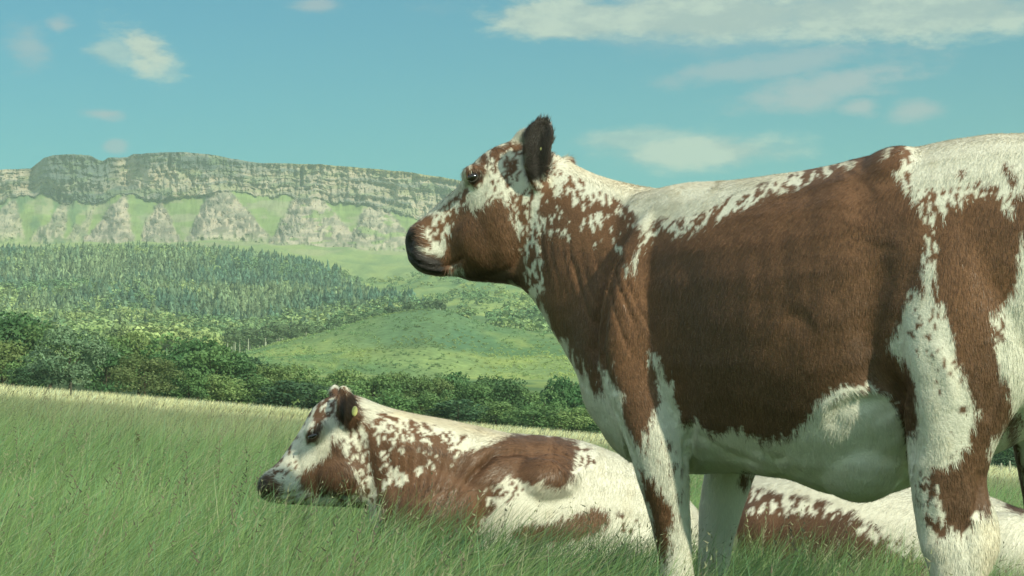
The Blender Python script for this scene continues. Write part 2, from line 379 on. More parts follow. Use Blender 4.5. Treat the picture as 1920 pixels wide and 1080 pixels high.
# seed heads: stalk with a feathery panicle
parts = []
def seeds(n, y0, y1, h0, h1, k=1.0):
    Xr, Yr = scatter(n, y0, y1); z0 = terrain(Xr, Yr); H = RNG.uniform(h0, h1, n); lx = H*RNG.normal(.35, .28, n); ly = H*RNG.normal(0, .2, n)
    pal = np.array([[.33, .32, .20], [.20, .16, .12], [.36, .37, .22], [.12, .13, .08]]); c = pal[RNG.integers(0, 4, n)]
    w = .0016+.00012*Yr
    parts.append(blades(Xr, Yr, H, w*1.2, lx, ly, 3, c*.8, c))
    cu = 1-.22*np.minimum(np.abs(lx)/H, 1.5)
    for j in range(9):   # spikelets near the tip
        q = .74 + .26*j/8.; bx = Xr+lx*q**1.9; by = Yr+ly*q**1.9; bz = z0-.01+H*(q-.22*q**3*np.minimum(np.abs(lx)/H, 1.5))
        L = RNG.uniform(.010, .026, n)*(1.15-.7*abs(j-3)/6)*k; a = RNG.uniform(-1.1, 1.1, n)
        dx = np.sin(a)*L+lx*.05; dy = RNG.uniform(-.4, .4, n)*L; dz = np.cos(a)*L*.9
        p0 = np.stack([bx-w*1.0, by, bz], -1); p1 = np.stack([bx+w*1.0, by, bz+w], -1); p2 = np.stack([bx+dx, by+dy, bz+dz], -1)
        V = np.stack([p0, p1, p2], 1).reshape(-1, 3); Fc = np.arange(3*n).reshape(-1, 3)
        parts.append((V, np.repeat(c*RNG.uniform(.8, 1.3, (n, 1)), 3, 0), Fc))
seeds(1250, 4.0, 8.5, .34, .60); seeds(2200, 8.5, 30, .38, .62); seeds(2200, 30, 100, .35, .6, 2.0)
V, Cq, Fc = join(parts)
link('grass_seed_heads', new_mesh('grass_seed_heads', V, Fc, np.full(len(Fc), 3), Cq), M_grass, kind='stuff',
     label='brown and straw coloured grass seed heads above the meadow', category='grass')

# ------------------------------------------------------------------ dock stalk and posts
def stalk_plant(px, base_y, top_y, Yd, lab):
    x = (px-960)/F*Yd; z0 = float(terrain(np.array([x]), np.array([Yd]))[0]); h = float(P(px, top_y, Yd)[2])-z0
    e = empty('dock_plant', (x, Yd, z0), lab, 'plant'); m = mat_flat('dock_brown', (.085, .05, .03), .9, .1)
    V = []; Fq = []
    for i in range(6):
        q = i/5; r = .006*(1-.6*q)
        for j in range(5): a = 2*math.pi*j/5; V.append((.012*math.sin(q*5)+r*math.cos(a), r*math.sin(a), h*q))
    for i in range(5):
        for j in range(5): Fq.append((i*5+j, i*5+(j+1) % 5, i*5+5+(j+1) % 5, i*5+5+j))
    link('stem', new_mesh('stem', V, Fq, np.full(len(Fq), 4), None, True), m, e)
    n = 260; q = RNG.uniform(.35, 1.0, n); a = RNG.uniform(0, 6.28, n); r = RNG.uniform(.004, .03, n)*(1.15-q)*1.6+.004
    c0 = np.stack([.012*np.sin(q*5)+r*np.cos(a), r*np.sin(a), h*q], -1); d1 = RNG.normal(size=(n, 3))*.008; d2_ = RNG.normal(size=(n, 3))*.008
    link('seed_head', new_mesh('seed_head', np.stack([c0, c0+d1, c0+d2_], 1).reshape(-1, 3), np.arange(3*n), np.full(n, 3)), m, e)
stalk_plant(84, 860, 778, 21.0, 'dark brown dock stalk rising from the grass at the far left')
stalk_plant(262, 900, 812, 15.0, 'thin brown dock stalk in the meadow left of the resting cow')
M_post = mat_flat('weathered_wood', (.36, .36, .28), .9, .1); M_postd = mat_flat('dark_wood', (.08, .08, .06), .9, .1)
for px, ty, by, Yd, mt, lab in ((134, 716, 752, 92, M_postd, 'thin dark fence post in the pale grass before the silvery tree'), (1874, 868, 892, 100, M_post, 'short pale post left of its neighbour between the hind legs of the standing cow'), (1890, 864, 894, 96, M_post, 'taller pale post seen between the hind legs of the standing cow')):
    x = (px-960)/F*Yd; z0 = float(terrain(np.array([x]), np.array([Yd]))[0]); h = float(P(px, ty, Yd)[2])-z0; V = []; Fq = []
    for i, (z, r) in enumerate([(-.1, .05), (h*.5, .048), (h-.04, .045), (h, .02)]):
        for j in range(8): a = 2*math.pi*j/8; V.append((r*math.cos(a), r*math.sin(a), z))
    for i in range(3):
        for j in range(8): Fq.append((i*8+j, i*8+(j+1) % 8, i*8+8+(j+1) % 8, i*8+8+j))
    o = link('fence_post', new_mesh('fence_post', V, Fq, np.full(len(Fq), 4), None, False), mt, None, label=lab, category='fence post'); o.location = (x, Yd, z0)
# ------------------------------------------------------------------ trees
def leaf_crown(seed, n, lumps, leaf, cols, aspect=1.0):
    """crown of unit height (base z=0, top z=1, half width .5*aspect): leaf faces round an uneven set of lumps"""
    r = np.random.default_rng(seed)
    L = []
    for i in range(lumps):
        a = r.uniform(0, 2*math.pi); h = r.uniform(.10, .88); rad = (.40*math.sin(math.pi*min(max(h*.86+.12, .12), .97)))*aspect
        q = math.sqrt(r.uniform(.15, 1)); s = r.uniform(.13, .22)
        L.append((math.cos(a)*rad*q, math.sin(a)*rad*q, h, s*(1 if aspect < 1.2 else 1.15)))
    L.append((0, 0, .5, .30)); L = np.array(L); k = r.integers(0, len(L), n)
    d = nrm(r.normal(size=(n, 3))); d[:, 2] = np.abs(d[:, 2])*.9-.25*(r.random(n) < .5); d = nrm(d)
    rr_ = L[k, 3]*(.75+.42*r.random(n)**.7)
    Pc = L[k, :3] + d*rr_[:, None]*np.array([1, 1, .85]); Pc[:, 2] = np.clip(Pc[:, 2], .01, 1.02)
    N = nrm(d+r.normal(size=(n, 3))*.55); A = nrm(np.cross(N, r.normal(size=(n, 3)))); B = np.cross(N, A)
    s = leaf*(.6+.8*r.random(n))[:, None]
    V = np.stack([Pc-A*s, Pc+B*s*.6, Pc+A*s, Pc-B*s*.6], 1).reshape(-1, 3)
    ck = r.random(len(L))[k][:, None]; cr = r.random((n, 1))
    c = np.array(cols[0])*(1-ck)+np.array(cols[1])*ck; c = c*(.7+.6*cr)
    return V, np.arange(4*n).reshape(-1, 4), np.repeat(c, 4, 0)
M_leaf = mat_attr('foliage', .6, .2, 0, trans=.25, obj_rand=.35)
M_bark = mat_flat('bark', (.09, .075, .05), .9, .1)
def trunk_mesh(name, seed, limbs=5):
    r = np.random.default_rng(seed); V = []; Fq = []; 
    def tube(pts, rad, ns=6):
        o = len(V)
        for (p, q) in zip(pts, rad):
            for j in range(ns): a = 2*math.pi*j/ns; V.append((p[0]+q*math.cos(a), p[1]+q*math.sin(a), p[2]))
        for i in range(len(pts)-1):
            for j in range(ns): Fq.append((o+i*ns+j, o+i*ns+(j+1) % ns, o+(i+1)*ns+(j+1) % ns, o+(i+1)*ns+j))
    tube([(0, 0, -.03), (.01, 0, .2), (-.01, .01, .5), (0, 0, .85)], [.035, .026, .016, .003])
    for i in range(limbs):
        a = r.uniform(0, 6.28); h = r.uniform(.12, .5); l = r.uniform(.2, .34)
        tube([(0, 0, h), (math.cos(a)*l*.5, math.sin(a)*l*.5, h+l*.5), (math.cos(a)*l, math.sin(a)*l, h+l*.9)], [.014, .009, .002], 5)
    return new_mesh(name, V, Fq, np.full(len(Fq), 4), None, True)
KINDS_T = {
 'dark':   dict(cols=((.06, .145, .055), (.105, .21, .08)), lumps=26, leaf=.030, n=2600, asp=1.1),
 'mid':    dict(cols=((.10, .195, .07), (.16, .265, .095)), lumps=24, leaf=.030, n=2600, asp=1.1),
 'yellow': dict(cols=((.16, .25, .085), (.22, .30, .11)), lumps=22, leaf=.032, n=2400, asp=1.2),
 'silver': dict(cols=((.12, .20, .11), (.18, .26, .15)), lumps=30, leaf=.022, n=4600, asp=1.15),
 'olive':  dict(cols=((.12, .18, .065), (.17, .225, .09)), lumps=26, leaf=.024, n=4200, asp=1.5),
 'shade':  dict(cols=((.055, .12, .06), (.08, .155, .075)), lumps=20, leaf=.030, n=2200, asp=1.0)}  # leaf colour of its own, the deepest green of the kinds
CROWN = {}; TRUNK = [trunk_mesh('trunk', 5+i) for i in range(3)]
for m_ in TRUNK: m_.materials.append(M_bark)
for k_, d_ in KINDS_T.items():
    for v_ in range(3 if k_ in ('dark', 'mid', 'yellow') else 1):
        V, Fq, Cq = leaf_crown(hash(k_) % 7 + 10*v_ + len(k_)*3, d_['n'], d_['lumps'], d_['leaf'], d_['cols'], d_['asp']) if False else leaf_crown(len(k_)*31+v_*7+ord(k_[0]), d_['n'], d_['lumps'], d_['leaf'], d_['cols'], d_['asp'])
        m_ = new_mesh('crown_'+k_, V, Fq, np.full(len(Fq), 4), Cq); m_.materials.append(M_leaf); CROWN.setdefault(k_, []).append(m_)
# px centre, top row, width px, kind, distance
TREES = [
 (-70,590,170,'dark',176),(25,583,150,'dark',190),(95,606,120,'mid',188),(5,640,110,'yellow',164),(60,660,90,'mid',158),(40,688,60,'shade',148),
 (132,612,150,'silver',150),(205,628,120,'mid',184),(262,622,110,'yellow',192),(272,668,140,'olive',146),(330,624,130,'mid',186),(372,630,120,'dark',178),
 (200,650,100,'dark',170),(330,655,120,'dark',168),(395,645,120,'mid',164),(355,690,80,'mid',150),(420,655,110,'dark',182),(445,672,110,'dark',166),(410,700,90,'yellow',152),
 (480,668,95,'shade',180),(505,684,100,'yellow',170),(470,706,90,'mid',154),(548,682,90,'yellow',178),(540,712,110,'shade',150),(590,690,90,'mid',172),(625,694,80,'mid',180),
 (580,715,90,'shade',156),(660,692,90,'yellow',176),(700,700,95,'mid',170),(640,722,90,'mid',154),(740,698,80,'yellow',180),(775,702,90,'mid',172),(720,728,100,'mid',154),
 (815,706,80,'yellow',176),(850,700,90,'dark',180),(790,738,90,'mid',156),(880,716,90,'mid',170),(920,703,95,'dark',178),(860,748,100,'shade',154),(955,712,90,'dark',172),
 (990,724,80,'mid',176),(930,752,100,'mid',156),(1050,703,80,'dark',168),(1020,730,80,'mid',162),(1000,762,100,'mid',152),(1090,720,90,'dark',170),(1080,762,90,'yellow',154),
 (1140,740,90,'mid',170),(1190,745,100,'dark',172),(1150,778,90,'mid',154),(1250,750,110,'mid',176),(1340,755,120,'dark',172),(1440,765,120,'mid',176),(1540,770,120,'dark',172),
 (1640,775,120,'mid',170),(1740,780,120,'dark',172),(1820,785,110,'mid',165),(1868,790,90,'dark',160),(1905,770,100,'mid',170),(1885,825,70,'shade',150),(1960,780,120,'dark',172),(2060,790,130,'mid',170)]
TREES.sort(key=lambda a: a[0])
ORD = ['first','second','third','fourth','fifth','sixth','seventh','eighth','ninth','tenth','eleventh','twelfth','thirteenth','fourteenth','fifteenth','sixteenth','seventeenth','eighteenth','nineteenth','twentieth']
def ordw(i):
    if i < 20: return ORD[i]
    tens = ['', '', 'twenty', 'thirty', 'forty', 'fifty', 'sixty'][(i+1)//10]; u = (i+1) % 10
    return tens+'-'+ORD[u-1] if u else tens[:-1]+'ieth'
DESC = {'dark': 'dark green rounded tree', 'mid': 'mid green leafy tree', 'yellow': 'yellow-green loose tree', 'shade': 'low deep green tree', 'silver': 'broad silvery green willow-like tree', 'olive': 'low round olive green bush'}
for i, (px, ty, w, k_, Yd) in enumerate(TREES):
    x = (px-960)/F*Yd; z0 = float(terrain(np.array([x]), np.array([Yd]))[0])
    topz = float(P(px, ty, Yd)[2]); h = topz - z0; wid = w/F*Yd; d_ = KINDS_T[k_]
    name = {'silver': 'willow_tree', 'olive': 'round_bush'}.get(k_, 'hedgerow_tree')
    if k_ == 'silver': lab = 'broad silvery green tree standing forward of the hedgerow on the left'
    elif k_ == 'olive': lab = 'low round olive green bush right of the big silvery tree'
    else: lab = '%s in the tree line behind the meadow, %s tree from the left' % (DESC[k_], ordw(i))
    e = empty(name, (x, Yd, z0), lab, 'bush' if k_ == 'olive' else 'tree', 'trees behind the meadow')
    e.rotation_euler = (0, 0, random.uniform(0, 6.28))
    tk = link('trunk', random.choice(TRUNK), None, e); tk.scale = (h*.9, h*.9, h*.9)
    cr = link('crown', random.choice(CROWN[k_]), None, e)
    sxy = wid/(.95*d_['asp'])*1.12; cr.scale = (sxy, sxy, h*(1.0)); cr.location = (0, 0, 0)
# far wood: conifers and broadleaves on the hillside
def conifer_tpl(seed, n=46):
    r = np.random.default_rng(seed); q = r.random(n)**.75; h = .08+.92*(1-q*.93); rad = .23*q*(.8+.35*r.random(n)); a = r.uniform(0, 6.283, n)
    c_ = np.stack([rad*np.cos(a)*.8, rad*np.sin(a)*.8, h], -1); o = np.stack([np.cos(a), np.sin(a), 0*a], -1); sd = np.stack([-np.sin(a), np.cos(a), 0*a], -1)
    w = (.035+.055*q)[:, None]*r.uniform(.7, 1.3, (n, 1)); up = np.array([0, 0, 1.0])
    V = np.stack([c_-sd*w-up*.05-o*.02, c_+sd*w-up*.06+o*.05, c_+up*(.10+.06*r.random((n, 1)))-o*.03], 1).reshape(-1, 3)
    V[0:3] = [(-.03, 0, .85), (.03, 0, .85), (0, 0, 1.05)]
    return V, np.arange(3*n).reshape(-1, 3), np.repeat(r.uniform(.6, 1.2, (n, 1)), 3, 0)
def broad_tpl(seed, n=84, s=.064):
    r = np.random.default_rng(seed); L = np.array([(r.uniform(-.2, .2), r.uniform(-.2, .2), r.uniform(.35, .8), r.uniform(.14, .24)) for _ in range(7)])
    k = r.integers(0, 7, n); d = nrm(r.normal(size=(n, 3))); d[:, 2] = np.abs(d[:, 2])*1.0-.2; d = nrm(d)
    Pc = L[k, :3]+d*L[k, 3:4]; N = nrm(d+r.normal(size=(n, 3))*.3); A = nrm(np.cross(N, r.normal(size=(n, 3)))); B = np.cross(N, A)
    V = np.stack([Pc-A*s-B*s*.6, Pc+A*s-B*s*.6, Pc+B*s], 1).reshape(-1, 3)
    return V, np.arange(3*n).reshape(-1, 3), np.repeat(r.uniform(.7, 1.25, (n, 1)), 3, 0)
CT = [conifer_tpl(i) for i in range(5)]; BT = [broad_tpl(50+i) for i in range(5)]; ST = [broad_tpl(70+i, 30, .11) for i in range(5)]
def forest_mask(px, Yd):
    up = np.interp(px, [-400, 0, 270, 400, 560, 640, 700, 760, 800, 830], [1520, 1520, 1520, 1510, 1490, 1400, 1250, 1060, 900, 740])
    lo = np.interp(px, [-400, 380, 430, 560, 700, 800, 840], [560, 575, 600, 640, 680, 720, 730])
    return ((Yd > lo) & (Yd < up) & (px < 838)) | ((px > 925) & (Yd > 690-.1*(px-925)) & (Yd < 770+.2*(px-925)))
fx, fy = [], []
while len(fx) < 9600:
    Yd = math.sqrt(random.uniform(560**2, 1530**2)); px = random.uniform(-120, 1230)
    if forest_mask(px, Yd): fx.append(px); fy.append(Yd)
fx = np.array(fx); fy = np.array(fy); WX = (fx-960)/F*fy; WZ = terrain(WX, fy)
def build_trees(idx, WX, WY, WZ, con, H, colr, BT=BT):
    ps = []
    for kind, T_ in ((True, CT), (False, BT)):
        for ti, (V, Fq, vc) in enumerate(T_):
            s = [i for i in idx if con[i] == kind and i % 5 == ti]
            if not s: continue
            s = np.array(s); a = RNG.uniform(0, 6.28, len(s)); ca, sa = np.cos(a), np.sin(a)
            wk = (H[s]*RNG.uniform(.95, 1.75, len(s)))
            vx = (V[None, :, 0]*ca[:, None]-V[None, :, 1]*sa[:, None])*wk[:, None]+WX[s][:, None]
            vy = (V[None, :, 0]*sa[:, None]+V[None, :, 1]*ca[:, None])*wk[:, None]+WY[s][:, None]
            vz = V[None, :, 2]*H[s][:, None]+WZ[s][:, None]-.3
            Vv = np.stack([vx, vy, vz], -1).reshape(-1, 3)
            Cq = (colr[s][:, None, :]*vc[None]).reshape(-1, 3)
            Fc = (Fq[None]+(np.arange(len(s))*len(V))[:, None, None]).reshape(-1, 3)
            ps.append((Vv, Cq, Fc))
    return join(ps)
nw = fbm(WX/70, fy/110, 3, 71); hr = RNG.random(len(fx))
con = (smooth(800, 1250, fy)+(nw-.5)*2.0+(hr-.5)*.7) > .52
Hh = np.where(con, RNG.uniform(5.5, 11.5, len(fx)), RNG.uniform(5, 9.5, len(fx)))
c_con = np.array([.105, .20, .145]); c_conl = np.array([.25, .33, .18]); c_br = np.array([.15, .26, .125]); c_brl = np.array([.36, .44, .18])
mixv = np.clip((fbm(WX/45, fy/80, 3, 73)-.5)*2.4+.5+(RNG.random(len(fx))-.5)*.7, 0, 1)[:, None]
con &= fx < 900
colr = np.where(con[:, None], c_con*(1-mixv)+c_conl*mixv, c_br*(1-mixv)+c_brl*mixv)*RNG.uniform(.75, 1.35, (len(fx), 1))
lo = np.interp(fx, [-400, 380, 430, 560, 700, 800, 840], [560, 575, 600, 640, 680, 720, 730])
edge = np.where((fy < lo+26) & (fx > 425) & (fx < 838))[0]; rest = np.setdiff1d(np.arange(len(fx)), edge)
V, Cq, Fc = build_trees(list(rest), WX, fy, WZ, con, Hh, colr)
M_far = mat_attr('far_foliage', .8, .1, 0, trans=.15)
link('hillside_wood', new_mesh('hillside_wood', V, Fc, np.full(len(Fc), 3), Cq), M_far, kind='stuff',
     label='mixed conifer and broadleaf wood covering the hillside', category='wood')
M_far2 = mat_attr('wood_edge_foliage', .8, .1, 0, trans=.15, obj_rand=.5)
M_pale = mat_flat('pale_bark', (.36, .39, .30), .9, .1)
def thin_trunk():
    V = []; Fq = []
    for i, (z, r_) in enumerate([(-.02, .034), (.3, .028), (.7, .016)]):
        for j in range(5): a = 2*math.pi*j/5; V.append((r_*math.cos(a), r_*math.sin(a), z))
    for i in range(2):
        for j in range(5): Fq.append((i*5+j, i*5+(j+1) % 5, i*5+5+(j+1) % 5, i*5+5+j))
    return new_mesh('pale_trunk', V, Fq, np.full(len(Fq), 4), None, True)
TT = thin_trunk(); TT.materials.append(M_pale)
EB = []
for i in range(4):
    V, Fq, vc = broad_tpl(90+i, 160); V = V.copy(); V[:, 2] = V[:, 2]*.62+.40
    m_ = new_mesh('edge_crown', V, Fq, np.full(len(Fq), 3), np.array([.12, .18, .09])*vc); m_.materials.append(M_far2); EB.append(m_)
for j, i in enumerate(edge[np.argsort(fx[edge])][:90]):
    e = empty('woodland_tree', (WX[i], fy[i], WZ[i]), 'slender pale-trunked tree at the lower edge of the hillside wood', 'tree', 'trees along the lower edge of the wood')
    h = float(Hh[i]); a = link('trunk', TT, None, e); a.scale = (h, h, h); b = link('crown', EB[j % 4], None, e); b.scale = (h*.9, h*.9, h); b.rotation_euler = (0, 0, j*1.3)
# scattered scrub on the open hillside
n = 11500; pxs = RNG.uniform(420, 1230, n); ys = np.sqrt(RNG.uniform(425**2, 1500**2, n)); ys[:5000] = RNG.uniform(425, 560, 5000); pxs[-1800:] = RNG.uniform(1230, 2600, 1800)
ok = ~forest_mask(pxs, ys); dens = fbm(pxs/60, ys/90, 3, 81); ok &= (dens > .44) | (RNG.random(n) < .35)
ok &= RNG.random(n) < np.where(ys > 1150, .35, 1)
pxs, ys = pxs[ok], ys[ok]; sx_ = (pxs-960)/F*ys; sz_ = terrain(sx_, ys)
Hs = RNG.uniform(.8, 3.0, len(pxs))*np.where(ys < 640, .27, 1.4)
cs = (np.array([.17, .28, .13])*(1-(mv := np.clip((fbm(sx_/30, ys/60, 3, 83)-.4)*3, 0, 1)[:, None]))+np.array([.32, .38, .13])*mv)*RNG.uniform(.8, 1.2, (len(pxs), 1))*np.where(ys < 640, 1.4, 1)[:, None]
dk = np.exp(-((pxs-800)/115)**2)[:, None]*(ys < 600)[:, None]; cs = cs*(1-.3*dk)
V, Cq, Fc = build_trees(list(range(len(pxs))), sx_, ys, sz_-Hs*.12, np.zeros(len(pxs), bool), Hs*1.4, cs, ST)
link('hillside_scrub', new_mesh('hillside_scrub', V, Fc, np.full(len(Fc), 3), Cq), M_far, kind='stuff',
     label='low green scrub and gorse over the open hillside', category='scrub')

# ------------------------------------------------------------------ cattle
def catmull(pts, k=4):
    pts = np.asarray(pts, float); n = len(pts); outp = []
    for i in range(n-1):
        p0, p1, p2, p3 = pts[max(i-1, 0)], pts[i], pts[i+1], pts[min(i+2, n-1)]
        for j in range(k):
            t_ = j/k; outp.append(.5*((2*p1)+(-p0+p2)*t_+(2*p0-5*p1+4*p2-p3)*t_**2+(-p0+3*p1-3*p2+p3)*t_**3))
    outp.append(pts[-1]); return np.array(outp)
def loft(st, ns=28):
    """st rows: centre(3) U(3) S(3) exponent -> closed tube of superellipse sections"""
    st = catmull(st, 4); V = []; a = np.linspace(0, 2*math.pi, ns, endpoint=False)
    for r in st:
        c_, U, S_, e = r[:3], r[3:6], r[6:9], 2/max(r[9], 1.2)
        ca, sa = np.cos(a), np.sin(a)
        V.append(c_ + np.outer(np.sign(sa)*np.abs(sa)**e, U) + np.outer(np.sign(ca)*np.abs(ca)**e, S_))
    V = np.concatenate(V); n = len(st)
    Fq = [tuple(f) for f in grid_faces(n, ns, True)]
    V = np.vstack([V, st[0, :3], st[-1, :3]]); b0, b1 = len(V)-2, len(V)-1
    for j in range(ns): Fq.append((b0, (j+1) % ns, j)); Fq.append((b1, (n-1)*ns+j, (n-1)*ns+(j+1) % ns))
    return V, Fq
def two_pt(rows, e=2.2):
    """rows: topx,topy,botx,boty,depth,halfwidth: silhouette pairs"""
    st = []; cs = []
    for r in rows:
        a, b = P(r[0], r[1], r[4]), P(r[2], r[3], r[4]); cs.append((a+b)/2); st.append(((a+b)/2, (a-b)/2, r[5], r[6] if len(r) > 6 else e))
    out_ = []
    for i, (c_, U, hw, ee) in enumerate(st):
        ax = cs[min(i+1, len(cs)-1)]-cs[max(i-1, 0)]; S_ = np.cross(ax, U); S_ = S_/np.linalg.norm(S_)*hw
        out_.append(np.concatenate([c_, U, S_, [ee]]))
    return loft(out_)
def axis_tube(rows, e=2.1):
    """rows: px,py,radius_px,depth,thickness ratio: limbs following an axis"""
    cs = [P(r[0], r[1], r[3]) for r in rows]; out_ = []
    for i, r in enumerate(rows):
        ax = nrm(cs[min(i+1, len(cs)-1)]-cs[max(i-1, 0)]); rad = r[2]/F*r[3]; k = r[4] if len(r) > 4 else 1.0
        U = nrm(np.cross(ax, np.array([0, 1., 0])))*rad; S_ = nrm(np.cross(ax, U))*rad*k
        out_.append(np.concatenate([cs[i], U, S_, [e]]))
    return loft(out_, 20)
def ball(px, py, Yd, rx, ry, dy, rot=0):
    """ellipsoid: radii in pixels (rx,ry) and metres in depth"""
    c_ = P(px, py, Yd); k = Yd/F; st = []
    for q in np.linspace(-.98, .98, 9):
        w = math.sqrt(1-q*q); ca, sa = math.cos(rot), math.sin(rot)
        ax = np.array([ca, 0, -sa])*rx*k; up = np.array([sa, 0, ca])*ry*k
        st.append(np.concatenate([c_+ax*q, up*w, np.array([0, dy*w, 0]), [2]]))
    return loft(st, 20)
def union(name, pieces, voxel, smooth_it):
    V = []; Fq = []; o = 0
    for v, f in pieces:
        V.append(v); Fq += [tuple(i+o for i in ff) for ff in f]; o += len(v)
    me = bpy.data.meshes.new(name+'_raw'); me.from_pydata(np.concatenate(V).tolist(), [], Fq)
    ob = bpy.data.objects.new(name+'_raw', me); SC.collection.objects.link(ob)
    md = ob.modifiers.new('r', 'REMESH'); md.mode = 'VOXEL'; md.voxel_size = voxel; md.use_smooth_shade = True
    sm = ob.modifiers.new('s', 'SMOOTH'); sm.factor = .5; sm.iterations = smooth_it
    dg = bpy.context.evaluated_depsgraph_get(); dg.update()
    res = bpy.data.meshes.new_from_object(ob.evaluated_get(dg), depsgraph=dg)
    bpy.data.objects.remove(ob); bpy.data.meshes.remove(me); res.name = name
    return res
def arr(me, what='co'):
    n = len(me.vertices); a = np.empty(n*3, np.float32)
    if what == 'co': me.vertices.foreach_get('co', a)
    else: me.vertex_normals.foreach_get('vector', a)
    return a.reshape(-1, 3).astype(float)
def seg_dist(px, py, poly):
    d = np.full(px.shape, 1e9); par = np.zeros(px.shape); n = len(poly)-1
    for i in range(n):
        ax, ay = poly[i]; bx, by = poly[i+1]; vx, vy = bx-ax, by-ay
        tt = np.clip(((px-ax)*vx+(py-ay)*vy)/(vx*vx+vy*vy+1e-9), 0, 1)
        dd = np.hypot(px-ax-tt*vx, py-ay-tt*vy); m = dd < d; d = np.where(m, dd, d); par = np.where(m, (i+tt)/n, par)
    return d, par
def sdf(px, py, poly):
    """positive inside"""
    d, _ = seg_dist(px, py, list(poly)+[poly[0]]); ins = np.zeros(px.shape, bool); j = len(poly)-1
    for i in range(len(poly)):
        xi, yi = poly[i]; xj, yj = poly[j]
        if yi != yj: ins ^= ((yi > py) != (yj > py)) & (px < (xj-xi)*(py-yi)/(yj-yi)+xi)
        j = i
    return np.where(ins, d, -d)
def sculpt(me, strokes, ymid):
    """strokes: (polyline px, width px, depth m, near only) pushes the surface in (or out when depth<0)"""
    co = arr(me); no = arr(me, 'no'); px, py = proj(co); near = smooth(.05, -.25, no[:, 1])
    dsp = np.zeros(len(co))
    for poly, w, dep, *rest in strokes:
        d, par = seg_dist(px, py, poly); fade = np.sin(np.clip(par, 0, 1)*math.pi)**.5 if len(poly) > 2 and not rest else 1
        dsp += -dep*np.exp(-(d/w)**2)*near*fade
    co = co+no*dsp[:, None]; me.vertices.foreach_set('co', co.astype(np.float32).ravel()); me.update()
class Coat:
    def __init__(s, box, step, brown, white, speck, dark, flow, edge=9, seed=0):
        x0, y0, x1, y1 = box; s.box = box; s.step = step
        gx, gy = np.meshgrid(np.arange(x0, x1+step, step, dtype=float), np.arange(y0, y1+step, step, dtype=float))
        f = np.full(gx.shape, -60.)
        for p in brown: f = np.maximum(f, sdf(gx, gy, p))
        for p in white: f = np.minimum(f, -sdf(gx, gy, p))
        amp = np.full(gx.shape, float(edge)); bias = np.zeros(gx.shape); fineness = np.zeros(gx.shape)
        for p, b, a, sf in speck:
            m = smooth(-sf, sf, sdf(gx, gy, p)); f = f*(1-m)+b*m; amp = amp*(1-m)+a*m; fineness = np.maximum(fineness, m)
        dk = np.zeros(gx.shape)
        for p, k_, sf in dark: dk = np.maximum(dk, k_*smooth(-sf, sf, sdf(gx, gy, p)))
        ws = 0; fxx = 0; fyy = 0
        for (cx_, cy_, deg) in flow:
            w = 1/((gx-cx_)**2+(gy-cy_)**2+400)**1.5; fxx = fxx+w*math.cos(math.radians(deg)); fyy = fyy+w*math.sin(math.radians(deg)); ws = ws+w
        l = np.hypot(fxx, fyy)+1e-9
        s.G = np.stack([f, amp, fineness, dk, fxx/l, fyy/l], -1); s.seed = seed
    def sample(s, px, py):
        x = np.clip((px-s.box[0])/s.step, 0, s.G.shape[1]-1.001); y = np.clip((py-s.box[1])/s.step, 0, s.G.shape[0]-1.001)
        i = x.astype(int); j = y.astype(int); a = (x-i)[:, None]; b = (y-j)[:, None]
        return (s.G[j, i]*(1-a)+s.G[j, i+1]*a)*(1-b)+(s.G[j+1, i]*(1-a)+s.G[j+1, i+1]*a)*b
    def eval(s, px, py, side=0):
        g_ = s.sample(px, py); ux, uy = g_[:, 4], g_[:, 5]; n = 0; n2_ = 0; off = side*731
        for k_ in (-2, -1, 0, 1, 2):
            n = n + vnoise((px+ux*k_*7.0+off)/4.9, (py+uy*k_*7.0)/4.9, s.seed)
            n2_ = n2_ + vnoise((px+ux*k_*2.2+off)/4.6, (py+uy*k_*2.2)/4.6, s.seed+5)
        n = (n/5-.5)*3.4; n2_ = (n2_/5-.5)*3.2; big_ = (fbm((px+off)/32, py/32, 3, s.seed+9)-.5)*2
        f = g_[:, 0]; amp = g_[:, 1]; fi = g_[:, 2]
        v = f + amp*(n*(1-fi*.75)+n2_*(.35+fi*.9)+big_*.7)
        return v, g_[:, 3], g_
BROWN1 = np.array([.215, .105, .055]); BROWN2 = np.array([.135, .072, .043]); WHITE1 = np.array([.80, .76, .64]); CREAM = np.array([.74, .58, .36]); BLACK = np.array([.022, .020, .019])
def coat_rgb(coat, px, py, no, rnd, cream=None):
    tone = getattr(coat, 'tone', np.array([1., 1., 1.]))
    side = (no[:, 1] > .25).astype(int)
    br, dk, g_ = coat.eval(px, py, side)
    br = smooth(-1.4, 1.4, br + (rnd-.45)*9)
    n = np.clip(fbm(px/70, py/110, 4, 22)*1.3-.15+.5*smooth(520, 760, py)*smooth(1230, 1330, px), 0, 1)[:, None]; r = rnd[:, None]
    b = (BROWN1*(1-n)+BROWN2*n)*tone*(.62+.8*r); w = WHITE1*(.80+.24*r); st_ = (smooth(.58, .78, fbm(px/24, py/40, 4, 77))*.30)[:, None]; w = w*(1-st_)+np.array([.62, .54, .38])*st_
    if cream is not None: k_ = cream(px, py)[:, None]*(.5+.6*r); w = w*(1-k_)+CREAM*k_
    c_ = w*(1-br[:, None])+b*br[:, None]
    d = dk[:, None]; return c_*(1-d)+BLACK*(.7+.9*r)*d, g_, br
M_hide = mat_attr('cow_hide', .62, .25, 0, bump=.25, bump_scale=140)
M_fur = mat_attr('cow_hair', .42, .42, 0)
